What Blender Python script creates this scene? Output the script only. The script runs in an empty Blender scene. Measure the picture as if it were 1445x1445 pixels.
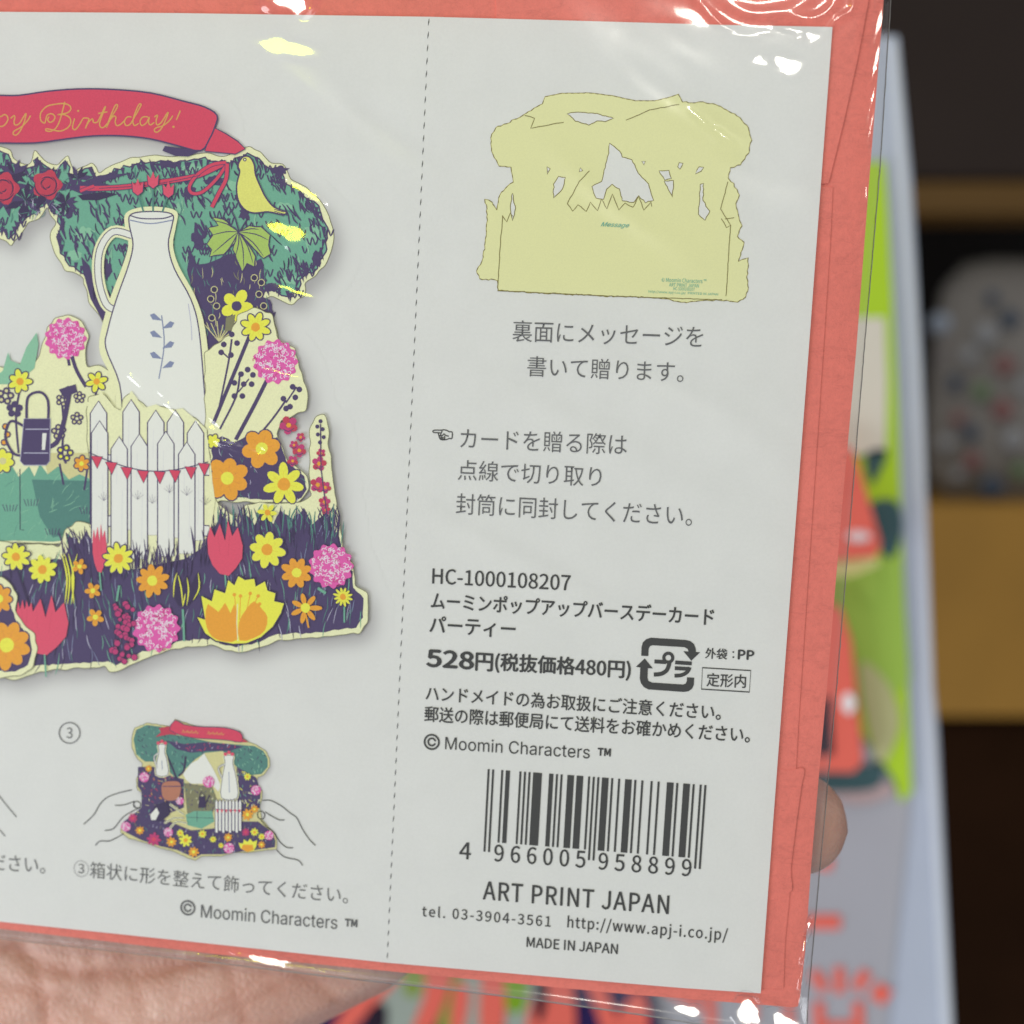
import bpy, bmesh, math, random, os
import numpy as np
from mathutils import Vector, Matrix
from mathutils.geometry import tessellate_polygon

random.seed(7)
scene = bpy.context.scene
COL = scene.collection
MM = 0.001

# ------------------------------------------------------------------ camera
# Card frame, millimetres: u to the right, v up, z out of the card towards the viewer
# (u=0 is the perforated line, v=0 the top edge of the printed card).
# World frame: (u, -z, v) in metres, so the package stands upright facing -Y.
FPX, IMG = 1500.0, 1445.0
RX, RY, RZ = 0.0799, -0.08616, -0.05523
TR = np.array([-9.67607, 57.37392, -123.56739])

def rodrigues(r):
    a = np.linalg.norm(r); k = r / a
    K = np.array([[0, -k[2], k[1]], [k[2], 0, -k[0]], [-k[1], k[0], 0]])
    return np.eye(3) + math.sin(a) * K + (1 - math.cos(a)) * K @ K

RM = rodrigues(np.array([RX, RY, RZ]))
CAM = -RM.T @ TR                       # camera position in card millimetres

def W(u, v, z):
    return Vector((u * MM, -z * MM, v * MM))

cam_data = bpy.data.cameras.new('camera')
cam = bpy.data.objects.new('camera', cam_data); COL.objects.link(cam)
B = np.array([[1, 0, 0], [0, 0, -1], [0, 1, 0]], float)   # card axes -> world axes
CR = B @ RM.T
m = Matrix([[CR[i][j] for j in range(3)] for i in range(3)]).to_4x4()
m.translation = W(*CAM)
cam.matrix_world = m
cam_data.sensor_width = 36.0
cam_data.lens = 36.0 * FPX / IMG
cam_data.clip_start = 0.01
cam_data.clip_end = 20.0
cam_data.dof.use_dof = True
cam_data.dof.focus_distance = 0.1245
APERTURE_MM = 3.3
cam_data.dof.aperture_fstop = cam_data.lens / APERTURE_MM
scene.camera = cam

# ------------------------------------------------------------------ light
world = bpy.data.worlds.new('World'); scene.world = world
world.use_nodes = True
bg = world.node_tree.nodes['Background']
bg.inputs[0].default_value = (0.93, 0.965, 1.0, 1)
bg.inputs[1].default_value = 0.42

def area_lamp(name, pos, target, sx, sy, radiance, color, spread=180):
    """rectangular shop lamp; radiance in display units"""
    ld = bpy.data.lights.new(name, 'AREA')
    ld.shape = 'RECTANGLE'; ld.size = sx * MM; ld.size_y = sy * MM
    ld.energy = radiance * math.pi * sx * sy * MM * MM
    ld.color = color
    ld.spread = math.radians(spread)
    o = bpy.data.objects.new(name, ld); COL.objects.link(o)
    p = W(*pos); t = W(*target)
    o.location = p
    o.rotation_euler = (t - p).to_track_quat('-Z', 'Y').to_euler()
    return o

LAMP_WHITE = (100.0, 420.0, 800.0)
LAMP_YELLOW = (-250.0, 430.0, 760.0)
area_lamp('ceiling_panel_light', (-420, 900, 620), (0, -60, 0), 620, 620, 3.1, (0.985, 0.98, 0.97))
area_lamp('counter_panel_light', (-820, -520, 560), (0, -90, 0), 520, 520, 8.2, (0.935, 0.965, 1.0))
area_lamp('ceiling_spot_light', LAMP_WHITE, (0, -40, 0), 120, 66, 46, (1.0, 0.95, 0.84))
area_lamp('shelf_strip_light', LAMP_YELLOW, (-20, -40, 0), 120, 52, 30, (0.90, 1.0, 0.0))

scene.view_settings.view_transform = 'Standard'
scene.view_settings.look = 'None'
scene.view_settings.exposure = 0.0
scene.view_settings.gamma = 1.0
scene.view_settings.use_curve_mapping = False
scene.render.engine = 'CYCLES'
scene.cycles.transparent_max_bounces = 24
scene.cycles.max_bounces = 8
scene.cycles.sample_clamp_indirect = 6

# ------------------------------------------------------------------ helpers
def on(px, py, z=0.0):
    """point (u, v, z) of the plane z seen at photograph pixel (px, py)"""
    d = RM.T @ np.array([(px - 722.5) / FPX, (722.5 - py) / FPX, -1.0])
    s = (z - CAM[2]) / d[2]
    p = CAM + s * d
    return (float(p[0]), float(p[1]), float(z))

def srgb(c):
    return tuple(((x / 255) / 12.92 if x <= 10 else (((x / 255) + 0.055) / 1.055) ** 2.4) for x in c)

def tag(o, label=None, cat=None, group=None, kind=None):
    if label: o['label'] = label
    if cat: o['category'] = cat
    if group: o['group'] = group
    if kind: o['kind'] = kind
    return o

def empty(name, loc=(0, 0, 0)):
    o = bpy.data.objects.new(name, None); COL.objects.link(o)
    o.location = W(*loc); o.empty_display_size = 0.01
    return o

MATS = {}
def new_mat(name):
    mt = bpy.data.materials.new(name); mt.use_nodes = True
    nt = mt.node_tree
    return mt, nt, nt.nodes['Principled BSDF']

def noise(nt, scale, detail=3, vec=None, rough=0.6, stretch=None):
    tc = nt.nodes.new('ShaderNodeTexCoord')
    n = nt.nodes.new('ShaderNodeTexNoise')
    n.inputs['Scale'].default_value = scale
    n.inputs['Detail'].default_value = detail
    n.inputs['Roughness'].default_value = rough
    if stretch:
        mp = nt.nodes.new('ShaderNodeMapping'); mp.inputs['Scale'].default_value = stretch
        nt.links.new(tc.outputs['Object'], mp.inputs['Vector'])
        nt.links.new(mp.outputs['Vector'], n.inputs['Vector'])
    else:
        nt.links.new(tc.outputs['Object'], n.inputs['Vector'])
    return n

def var_color(nt, bsdf, rgb, fac_socket, amount):
    """base colour multiplied by 1 -+ amount following a noise"""
    mr = nt.nodes.new('ShaderNodeMapRange')
    mr.inputs['From Min'].default_value = 0.25; mr.inputs['From Max'].default_value = 0.75
    mr.inputs['To Min'].default_value = 1 - amount; mr.inputs['To Max'].default_value = 1 + amount
    nt.links.new(fac_socket, mr.inputs['Value'])
    vm = nt.nodes.new('ShaderNodeVectorMath'); vm.operation = 'SCALE'
    vm.inputs[0].default_value = rgb
    nt.links.new(mr.outputs[0], vm.inputs['Scale'])
    nt.links.new(vm.outputs[0], bsdf.inputs['Base Color'])

LIT = 0.74          # how bright the lit card reads for a white reflector
def ink(name, rgb, rough=0.75, amount=0.07, lit=LIT):
    """printed ink: rgb is the colour as it reads in the photograph"""
    if name in MATS: return MATS[name]
    mt, nt, b = new_mat(name)
    c = tuple(min(0.92, x / lit) for x in srgb(rgb))
    n = noise(nt, 5200, 2)
    var_color(nt, b, c, n.outputs['Fac'], amount)
    b.inputs['Roughness'].default_value = rough
    b.inputs['Specular IOR Level'].default_value = 0.12
    MATS[name] = mt
    return mt

def surf(name, rgb, rough=0.6, spec=0.3, amount=0.08, scale=60, lin=False, bump=0.0):
    if name in MATS: return MATS[name]
    mt, nt, b = new_mat(name)
    n = noise(nt, scale, 4)
    var_color(nt, b, rgb if lin else srgb(rgb), n.outputs['Fac'], amount)
    b.inputs['Roughness'].default_value = rough
    b.inputs['Specular IOR Level'].default_value = spec
    if bump:
        bp = nt.nodes.new('ShaderNodeBump'); bp.inputs['Distance'].default_value = bump
        nt.links.new(n.outputs['Fac'], bp.inputs['Height']); nt.links.new(bp.outputs[0], b.inputs['Normal'])
    MATS[name] = mt
    return mt

NAVY = ink('navy_ink', (72, 60, 98)); NAVY2 = ink('dark_navy_ink', (56, 46, 78))
CREAM = ink('cream_ink', (221, 216, 176)); CREAM2 = ink('shaded_cream_ink', (196, 190, 140))
TEAL = ink('teal_ink', (104, 158, 138)); TEAL2 = ink('deep_teal_ink', (78, 122, 116)); TEAL3 = ink('pale_teal_ink', (128, 176, 150))
RED = ink('crimson_ink', (196, 66, 92)); RED2 = ink('rose_red_ink', (178, 60, 82)); TULIP = ink('tulip_ink', (205, 78, 104))
YEL = ink('yellow_ink', (226, 214, 76)); YEL2 = ink('bird_yellow_ink', (208, 206, 112)); ORG = ink('orange_ink', (226, 150, 52))
PINK = ink('pink_ink', (206, 88, 160)); PINKW = ink('pale_pink_ink', (236, 205, 226)); MAG = ink('magenta_ink', (176, 58, 110))
WHT = ink('white_ink', (212, 212, 208), amount=0.02); GOLD = ink('gold_ink', (196, 152, 84))
LEAF = ink('leaf_green_ink', (158, 182, 96)); OLIVE = ink('olive_ink', (120, 118, 92))
BLACK = ink('black_ink', (58, 58, 58)); GREY = ink('grey_ink', (92, 92, 94)); SIL = ink('silhouette_yellow_ink', (206, 205, 156), amount=0.03)
BROWN = ink('brown_line_ink', (150, 140, 78)); TEALTXT = ink('teal_text_ink', (96, 160, 146)); GREY2 = ink('light_text_ink', (104, 104, 106))
LILAC = ink('lilac_shade_ink', (168, 166, 190)); BLUE = ink('grey_blue_ink', (120, 128, 160))

def catmull(pts, n=5, closed=True):
    P = [np.array(p, float) for p in pts]; L = len(P); out = []
    rng = range(L) if closed else range(L - 1)
    for i in rng:
        if closed: a, b, c, d = P[i - 1], P[i], P[(i + 1) % L], P[(i + 2) % L]
        else: a, b, c, d = P[max(i - 1, 0)], P[i], P[i + 1], P[min(i + 2, L - 1)]
        for k in range(n):
            t = k / n
            out.append(tuple(0.5 * ((2 * b) + (-a + c) * t + (2 * a - 5 * b + 4 * c - d) * t * t + (-a + 3 * b - 3 * c + d) * t ** 3)))
    if not closed: out.append(tuple(P[-1]))
    return out

def inside(poly, x, y):
    c = False; n = len(poly); j = n - 1
    for i in range(n):
        xi, yi = poly[i][0], poly[i][1]; xj, yj = poly[j][0], poly[j][1]
        if (yi > y) != (yj > y) and x < (xj - xi) * (y - yi) / (yj - yi) + xi: c = not c
        j = i
    return c

def circle(cx, cy, r, n=16, ry=None, a=0.0):
    ry = r if ry is None else ry; out = []
    for k in range(n):
        t = 2 * math.pi * k / n; x, y = r * math.cos(t), ry * math.sin(t)
        out.append((cx + x * math.cos(a) - y * math.sin(a), cy + x * math.sin(a) + y * math.cos(a)))
    return out

def rough_line(pts, amp, step=6):
    """add small outline jitter, as a hand-cut or hand-drawn edge has"""
    out = []
    for i in range(len(pts)):
        a = np.array(pts[i]); b = np.array(pts[(i + 1) % len(pts)]); d = np.linalg.norm(b - a)
        k = max(1, int(d / step))
        for q in range(k):
            p = a + (b - a) * q / k
            out.append((p[0] + random.uniform(-amp, amp), p[1] + random.uniform(-amp, amp)))
    return out

LAYER = 0.014      # mm between printed motifs
ZFRONT = 0.02
class Art:
    """one printed motif: flat ink shapes stacked a hair above the paper"""
    count = 0
    def __init__(self, name, layer, parent, xf=None, z0=ZFRONT, plane=on):
        self.name, self.layer, self.parent = name, layer, parent
        self.xf = xf or (lambda p: p)
        self.prims = []; self.z0 = z0; self.plane = plane
    def poly(self, pts, mat, smooth=0):
        pts = [self.xf(p) for p in pts]
        if smooth: pts = catmull(pts, smooth)
        self.prims.append((pts, None, mat)); return self
    def line(self, pts, w, mat, closed=False, smooth=0, taper=False):
        pts = [self.xf(p) for p in pts]
        if smooth: pts = catmull(pts, smooth, closed)
        self.prims.append((pts, (w, closed, taper), mat)); return self
    def build(self, kind=None, label=None):
        verts, faces, mi, mats = [], [], [], []
        Art.count += 1
        N = max(1, len(self.prims)); zb = self.z0 + LAYER * (self.layer + 0.17 * ((Art.count * 0.618) % 1))
        for k, (pts, rib, mat) in enumerate(self.prims):
            if mat not in mats: mats.append(mat)
            q = mats.index(mat); z = zb + LAYER * 0.8 * k / N; base = len(verts)
            if rib is None:
                clean = [pts[0]]
                for p in pts[1:]:
                    if abs(p[0] - clean[-1][0]) + abs(p[1] - clean[-1][1]) > 1e-3: clean.append(p)
                P = [self.plane(p[0], p[1], z) for p in clean]
                tris = tessellate_polygon([[Vector((a[0], a[1], 0)) for a in P]])
                verts += [W(*a) for a in P]
                for t in tris:
                    a, b, c = (P[i] for i in t)
                    ar = (b[0] - a[0]) * (c[1] - a[1]) - (b[1] - a[1]) * (c[0] - a[0])
                    t = t if ar > 0 else (t[0], t[2], t[1])
                    faces.append([base + i for i in t]); mi.append(q)
            else:
                w, closed, taper = rib; n = len(pts)
                A = np.array([p[:2] for p in pts], float)
                for i in range(n):
                    p0 = A[i - 1] if (i > 0 or closed) else A[i]; p1 = A[(i + 1) % n] if (i < n - 1 or closed) else A[i]
                    d = p1 - p0; L = np.linalg.norm(d); d = d / L if L > 1e-6 else np.array([1., 0.])
                    nn = np.array([-d[1], d[0]])
                    ww = w * 0.5 * (1 - 0.8 * abs(2 * i / max(1, n - 1) - 1) ** 2 if taper else 1)
                    zz = z + LAYER * 0.15 * i / (n * N)
                    for s in (1, -1):
                        c = A[i] + nn * ww * s; verts.append(W(*self.plane(c[0], c[1], zz)))
                for i in range(n if closed else n - 1):
                    j = (i + 1) % n
                    faces.append([base + 2 * i, base + 2 * i + 1, base + 2 * j + 1, base + 2 * j]); mi.append(q)
        me = bpy.data.meshes.new(self.name); me.from_pydata(verts, [], faces)
        for mt in mats: me.materials.append(mt)
        me.polygons.foreach_set('material_index', mi); me.update()
        o = bpy.data.objects.new(self.name, me); COL.objects.link(o); o.parent = self.parent
        tag(o, label=label, kind=kind)
        return o

def mesh_obj(name, verts, faces, mat, parent=None, smooth=False, world=False):
    me = bpy.data.meshes.new(name)
    me.from_pydata([v if world else W(*v) for v in verts], [], faces); me.materials.append(mat)
    if smooth: me.polygons.foreach_set('use_smooth', [True] * len(me.polygons))
    me.update()
    o = bpy.data.objects.new(name, me); COL.objects.link(o)
    if parent: o.parent = parent
    return o

def slab(name, outline, z1, z0, mat, parent=None, bevel=0.0, keep=False):
    """prism: outline [(u, v)] between the depths z0 (back) and z1 (front)"""
    n = len(outline)
    tris = tessellate_polygon([[Vector((a[0], a[1], 0)) for a in outline]])
    V = [(a[0], a[1], z1) for a in outline] + [(a[0], a[1], z0) for a in outline]
    F = []
    for t in tris:
        a, b, c = (outline[i] for i in t)
        ar = (b[0] - a[0]) * (c[1] - a[1]) - (b[1] - a[1]) * (c[0] - a[0])
        t = list(t) if ar > 0 else [t[0], t[2], t[1]]
        F.append(t); F.append([i + n for i in reversed(t)])
    ccw = sum((outline[i][0] * outline[(i + 1) % n][1] - outline[(i + 1) % n][0] * outline[i][1]) for i in range(n)) > 0
    for i in range(n):
        j = (i + 1) % n
        F.append([i, i + n, j + n, j] if ccw else [j, j + n, i + n, i])
    o = mesh_obj(name, V, F, mat, parent)
    if bevel:
        bv = o.modifiers.new('bevel', 'BEVEL'); bv.width = bevel * MM; bv.segments = 2; bv.limit_method = 'ANGLE'
    return o

def uv2(pts, z=0.0):
    return [on(p[0], p[1], z)[:2] for p in pts]

# ------------------------------------------------------------------ paper, film, skin
def paper_mat():
    mt, nt, b = new_mat('white_card_stock')
    n = noise(nt, 2600, 4); n2 = noise(nt, 160, 3)
    at = nt.nodes.new('ShaderNodeAttribute'); at.attribute_name = 'print'
    add = nt.nodes.new('ShaderNodeMath'); add.operation = 'ADD'
    nt.links.new(n.outputs['Fac'], add.inputs[0]); nt.links.new(n2.outputs['Fac'], add.inputs[1])
    hl = nt.nodes.new('ShaderNodeMath'); hl.operation = 'MULTIPLY'; hl.inputs[1].default_value = 0.5
    nt.links.new(add.outputs[0], hl.inputs[0])
    var_color(nt, b, (0.80, 0.795, 0.79), hl.outputs[0], 0.045)
    b.inputs['Roughness'].default_value = 0.7; b.inputs['Specular IOR Level'].default_value = 0.15
    bp = nt.nodes.new('ShaderNodeBump'); bp.inputs['Distance'].default_value = 0.00002; bp.inputs['Strength'].default_value = 0.6
    nt.links.new(n.outputs['Fac'], bp.inputs['Height']); nt.links.new(bp.outputs[0], b.inputs['Normal'])
    return mt
CARD = paper_mat()

def shadow_print_mat():
    """the soft grey halo printed round the picture: card stock times a halftone density stored on the print mesh"""
    mt, nt, b = new_mat('grey_halftone_print')
    at = nt.nodes.new('ShaderNodeAttribute'); at.attribute_name = 'print_tone'
    n = noise(nt, 6000, 2)
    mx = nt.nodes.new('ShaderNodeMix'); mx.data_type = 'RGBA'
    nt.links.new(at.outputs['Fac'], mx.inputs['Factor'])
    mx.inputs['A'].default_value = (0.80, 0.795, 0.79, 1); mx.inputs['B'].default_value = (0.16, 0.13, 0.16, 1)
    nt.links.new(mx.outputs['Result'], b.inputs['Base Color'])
    b.inputs['Roughness'].default_value = 0.7; b.inputs['Specular IOR Level'].default_value = 0.15
    return mt

def coral_mat(name='coral_laid_paper', rgb=(0.81, 0.195, 0.155)):
    mt, nt, b = new_mat(name)
    fib = noise(nt, 1300, 6, stretch=(0.8, 1, 1.0), rough=0.8)     # fibres
    lay = noise(nt, 170, 5, stretch=(0.3, 1, 1.0), rough=0.66)    # horizontal crinkles of the laid sheet
    big = noise(nt, 90, 2)
    cr = nt.nodes.new('ShaderNodeMapRange'); cr.inputs['From Min'].default_value = 0.47; cr.inputs['From Max'].default_value = 0.53
    rd = nt.nodes.new('ShaderNodeMath'); rd.operation = 'PINGPONG'; rd.inputs[1].default_value = 0.06
    sub = nt.nodes.new('ShaderNodeMath'); sub.operation = 'SUBTRACT'; sub.inputs[1].default_value = 0.5
    ab = nt.nodes.new('ShaderNodeMath'); ab.operation = 'ABSOLUTE'
    nt.links.new(lay.outputs['Fac'], sub.inputs[0]); nt.links.new(sub.outputs[0], ab.inputs[0])
    sm = nt.nodes.new('ShaderNodeMapRange'); sm.inputs['From Min'].default_value = 0.0; sm.inputs['From Max'].default_value = 0.022
    sm.inputs['To Min'].default_value = 0.0; sm.inputs['To Max'].default_value = 1.0
    nt.links.new(ab.outputs[0], sm.inputs['Value'])
    nt.nodes.remove(cr); nt.nodes.remove(rd)
    h = nt.nodes.new('ShaderNodeMath'); h.operation = 'MULTIPLY_ADD'; h.inputs[1].default_value = 1.5
    nt.links.new(fib.outputs['Fac'], h.inputs[0]); 
    s2 = nt.nodes.new('ShaderNodeMath'); s2.operation = 'MULTIPLY'; s2.inputs[1].default_value = 0.22
    nt.links.new(sm.outputs[0], s2.inputs[0]); nt.links.new(s2.outputs[0], h.inputs[2])
    var = nt.nodes.new('ShaderNodeMath'); var.operation = 'MULTIPLY_ADD'; var.inputs[1].default_value = 0.5
    nt.links.new(h.outputs[0], var.inputs[0])
    b3 = nt.nodes.new('ShaderNodeMath'); b3.operation = 'MULTIPLY'; b3.inputs[1].default_value = 0.35
    nt.links.new(big.outputs['Fac'], b3.inputs[0]); nt.links.new(b3.outputs[0], var.inputs[2])
    var_color(nt, b, rgb, var.outputs[0], 0.17)
    b.inputs['Roughness'].default_value = 0.75; b.inputs['Specular IOR Level'].default_value = 0.2
    bp = nt.nodes.new('ShaderNodeBump'); bp.inputs['Distance'].default_value = 0.00013; bp.inputs['Strength'].default_value = 0.85
    nt.links.new(h.outputs[0], bp.inputs['Height']); nt.links.new(bp.outputs[0], b.inputs['Normal'])
    return mt
CORAL = coral_mat()

def film_mat(name, boost=1.0, rough=0.05, tint=(0.975, 0.98, 0.98)):
    mt = bpy.data.materials.new(name); mt.use_nodes = True; nt = mt.node_tree; nt.nodes.clear()
    out = nt.nodes.new('ShaderNodeOutputMaterial'); mix = nt.nodes.new('ShaderNodeMixShader')
    tr = nt.nodes.new('ShaderNodeBsdfTransparent'); tr.inputs[0].default_value = (*tint, 1)
    gl = nt.nodes.new('ShaderNodeBsdfGlossy'); gl.inputs['Roughness'].default_value = rough
    fr = nt.nodes.new('ShaderNodeFresnel'); fr.inputs['IOR'].default_value = 1.49
    geo = nt.nodes.new('ShaderNodeNewGeometry')
    # same Fresnel from either side of the sheet
    fb = nt.nodes.new('ShaderNodeMix'); fb.data_type = 'FLOAT'
    fb.inputs[2].default_value = 1.49; fb.inputs[3].default_value = 1 / 1.49
    nt.links.new(geo.outputs['Backfacing'], fb.inputs[0]); nt.links.new(fb.outputs[0], fr.inputs['IOR'])
    ml = nt.nodes.new('ShaderNodeMath'); ml.operation = 'MULTIPLY'; ml.inputs[1].default_value = 1.7 * boost; ml.use_clamp = True
    nt.links.new(fr.outputs[0], ml.inputs[0]); nt.links.new(ml.outputs[0], mix.inputs[0])
    nt.links.new(tr.outputs[0], mix.inputs[1]); g2 = nt.nodes.new('ShaderNodeBsdfGlossy'); g2.inputs['Roughness'].default_value = 0.24; gm = nt.nodes.new('ShaderNodeMixShader'); gm.inputs[0].default_value = 0.40
    nt.links.new(gl.outputs[0], gm.inputs[1]); nt.links.new(g2.outputs[0], gm.inputs[2]); nt.links.new(gm.outputs[0], mix.inputs[2]); nt.links.new(mix.outputs[0], out.inputs[0])
    # faint scuffs
    n = noise(nt, 700, 4, stretch=(1, 1, 0.25))
    mr = nt.nodes.new('ShaderNodeMapRange'); mr.inputs['From Min'].default_value = 0.5; mr.inputs['From Max'].default_value = 0.8
    mr.inputs['To Min'].default_value = rough; mr.inputs['To Max'].default_value = rough + 0.10
    nt.links.new(n.outputs['Fac'], mr.inputs['Value']); nt.links.new(mr.outputs[0], gl.inputs['Roughness'])
    return mt
FILM = film_mat('clear_plastic_film')

# ------------------------------------------------------------------ the coral envelope behind the card
ZE = -0.45                         # front face of the envelope
env = empty('envelope', (0, -57, -1.2))
tag(env, 'coral pink laid paper envelope showing as a border round the white printed card', 'envelope')
env_px = [(-900, -420), (-900, 1232), (-300, 1280), (0, 1310.5), (300, 1346), (600, 1375.5), (880, 1402.5), (1049, 1415.8), (1119, 1421.5), (1126, 1420), (1128.5, 1411),
          (1136, 1345), (1144.7, 1222), (1156, 1090), (1167, 970), (1187, 730), (1207.8, 500), (1227, 250), (1247, 0), (1278, -420)]
body = slab('body', uv2(env_px, ZE), ZE, ZE - 0.5, CORAL, None); body.parent = env; body.matrix_parent_inverse = env.matrix_world.inverted()
def put(o, parent):
    """make o a child of an Empty without moving it"""
    o.parent = parent
    o.matrix_parent_inverse = Matrix.Translation(-parent.location)
    return o
put(body, env)
# closing flap: a raised sheet with the long slanted edge and the small step at its foot
flap_px = [(700, -420), (1290, -420), (1228.5, -20), (1225, 7), (1210, 86), (1190, 176), (1169.6, 258.5), (1160, 259.5), (1100, 257), (700, 240)]
put(slab('flap', uv2(flap_px, ZE + 0.2), ZE + 0.20, ZE + 0.001, CORAL, bevel=0.05), env)
# side seam strip glued down under the flap
seam_px = [(1040, 262), (1175.5, 264), (1172, 340), (1163, 480), (1151, 660), (1137, 870), (1127, 1020), (1114, 1270), (1108, 1330), (1106, 1395), (1040, 1395)]
put(slab('side_seam', uv2(seam_px, ZE + 0.1), ZE + 0.11, ZE + 0.001, CORAL, bevel=0.04), env)
# rounded tab pressing through from the inside
tab_px = catmull([(1040, 1090), (1110, 1087), (1134, 1085), (1131, 1110), (1124, 1160), (1116, 1225), (1112, 1262), (1040, 1262)], 4)
put(slab('inner_tab', uv2(tab_px, ZE + 0.15), ZE + 0.16, ZE + 0.12, CORAL, bevel=0.05), env)
back = slab('back_panel', [(u, v) for u, v in uv2(env_px, ZE)], ZE - 0.52, ZE - 1.5, CORAL)
put(back, env)

# ------------------------------------------------------------------ the printed card
card = empty('printed_card', (0, -57, 0))
tag(card, 'white printed backing card with garden picture, Japanese text, barcode and perforated line', 'card')
card_px = [(-900, -2), (-300, 12), (0, 16.6), (250, 18.4), (480, 21.8), (605, 23.6), (780, 28.3), (1017, 35), (1100, 36.5), (1174.8, 38), (1159.5, 245), (1143, 470), (1109, 920), (1091, 1160), (1073.4, 1401.7),
           (960, 1394), (830, 1383), (546, 1358.5), (300, 1332), (0, 1300.5), (-300, 1268), (-900, 1204)]
put(slab('card_sheet', uv2(card_px), 0.0, -0.42, CARD), card)

class CArt(Art):
    def build(self, **k):
        o = super().build(**k)
        if self.parent is card or self.parent is None: put(o, card)
        return o
def piece(name, layer, parent=None, xf=None):
    a = Art(name, layer, None, xf)
    a._p = parent
    b0 = a.build
    def build(**k):
        o = b0(**k)
        if parent is None: put(o, card)
        else:
            o.parent = parent
        return o
    a.build = build
    return a

# perforation
a = piece('perforation', 0)
pv = []
top, bot = np.array(on(605.3, 24)), np.array(on(546.3, 1358))
n = 78
for k in range(n):
    p = top + (bot - top) * (k + 0.12) / n; q = top + (bot - top) * (k + 0.66) / n
    a.prims.append(([(p[0] + 0.03, p[1]), (p[0] * 0.5 + q[0] * 0.5, (p[1] + q[1]) / 2), (q[0] - 0.05, q[1])], (0.15, False, True), GREY))
a.plane = lambda x, y, z: (x, y, z)
a.build()

# ---- lettering
FDIR = os.path.join(bpy.utils.system_resource('DATAFILES') or '', 'fonts')
def font(fn):
    try: return bpy.data.fonts.load(os.path.join(FDIR, fn))
    except Exception: return None
NOTO, INTER = font('Noto Sans CJK Regular.woff2'), font('Inter.woff2')

def text(body, bl, br, tl_y, mat, name='text_line', f=None, weight=0.0, layer=3, parent=None, shear=0.0, res=3, spacing=1.0):
    """bl, br: pixel of the lower left and lower right corner of the line's own box, tl_y: pixel row of its top left"""
    c = bpy.data.curves.new(name, 'FONT'); c.body = body; c.resolution_u = res; c.shear = shear; c.space_character = spacing
    f = f or NOTO
    if f: c.font = f
    t = bpy.data.objects.new(name, c); COL.objects.link(t)
    dg = bpy.context.evaluated_depsgraph_get()
    me0 = t.to_mesh(); xs = [v.co.x for v in me0.vertices]; ys = [v.co.y for v in me0.vertices]
    x0, x1, y0, y1 = min(xs), max(xs), min(ys), max(ys); t.to_mesh_clear()
    if weight < 0: c.offset = weight * (y1 - y0)
    bpy.context.view_layer.update()
    me = bpy.data.meshes.new_from_object(t.evaluated_get(bpy.context.evaluated_depsgraph_get()))
    bpy.data.objects.remove(t)
    z = ZFRONT + LAYER * layer
    A = np.array(on(*bl, z)); Bq = np.array(on(*br, z)); T = np.array(on(bl[0] + 0.05 * (bl[1] - tl_y), tl_y, z))
    ex = (Bq - A) / (x1 - x0); ht = np.linalg.norm(T - A) / (y1 - y0)
    ey = np.array([-ex[1], ex[0], 0]); ey = ey / np.linalg.norm(ey) * ht
    for v in me.vertices:
        p = A + ex * (v.co.x - x0) + ey * (v.co.y - y0)
        v.co = W(p[0], p[1], z)
    if weight > 0:            # heavier weights: the same glyphs struck again a hair aside
        w = weight * ht * (y1 - y0) * 1.1
        base = [v.co.copy() for v in me.vertices]; fc = [list(p.vertices) for p in me.polygons]; V_, F_ = [], []
        for k, (sx, sy) in enumerate(((-1, 0), (1, 0), (0, 1), (0, -1))):
            off = len(V_)
            V_ += [q + Vector((sx * w * MM, -(k * 0.0018) * MM, sy * w * MM * 0.7)) for q in base]; F_ += [[i + off for i in f] for f in fc]
        me = bpy.data.meshes.new(name); me.from_pydata(V_, [], F_)
    me.materials.clear(); me.materials.append(mat); me.update()
    o = bpy.data.objects.new(name, me); COL.objects.link(o)
    if parent is None: put(o, card)
    else: o.parent = parent
    return o

text('裏面にメッセージを', (722.6, 482), (991.5, 491), 451.5, GREY, weight=-0.004)
text('書いて贈ります。', (743.4, 531), (964, 540), 502, GREY, weight=-0.004)
text('カードを贈る際は', (649, 633), (884, 642.5), 603.5, GREY, weight=-0.004)
text('点線で切り取り', (645.5, 677.2), (848, 687.5), 648.5, GREY, weight=-0.004)
text('封筒に同封してください。', (643, 725.6), (976, 743), 695.6, GREY, weight=-0.004)
text('HC-1000108207', (609.9, 823.5), (804.2, 833.5), 802, BLACK, weight=0.014)
text('ムーミンポップアップバースデーカード', (608, 859), (1006.4, 883), 835, BLACK, weight=0.018)
text('パーティー', (606, 893.5), (726.5, 900.5), 869, BLACK, weight=0.018)
text('528', (602.3, 940.3), (667.4, 944.5), 916.5, BLACK, name='price_text', weight=0.055)
text('円', (671, 946), (694.4, 947.5), 921.2, BLACK, name='price_text', weight=0.03)
text('(税抜価格480円)', (698.7, 949), (888.7, 960.5), 921.2, BLACK, name='price_text', weight=0.024)
text('外袋', (995, 929), (1025.5, 931), 914, BLACK, weight=0.018)
text('：', (1033.5, 928.5), (1036, 928.5), 919, BLACK, weight=0.01)
text('PP', (1041.5, 930), (1063.3, 931.2), 917, BLACK, weight=0.05)
text('定形内', (996.9, 968.5), (1052, 971), 949.5, BLACK, weight=0.012)
text('ハンドメイドの為お取扱にご注意ください。', (600.5, 988.7), (1016.5, 1016.5), 967, BLACK, weight=0.013)
text('郵送の際は郵便局にて送料をお確かめください。', (598.7, 1018), (1057.5, 1048.5), 996.2, BLACK, weight=0.013)
text('©', (597.3, 1057.5), (620, 1059.3), 1034.8, BLACK, f=INTER)
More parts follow.
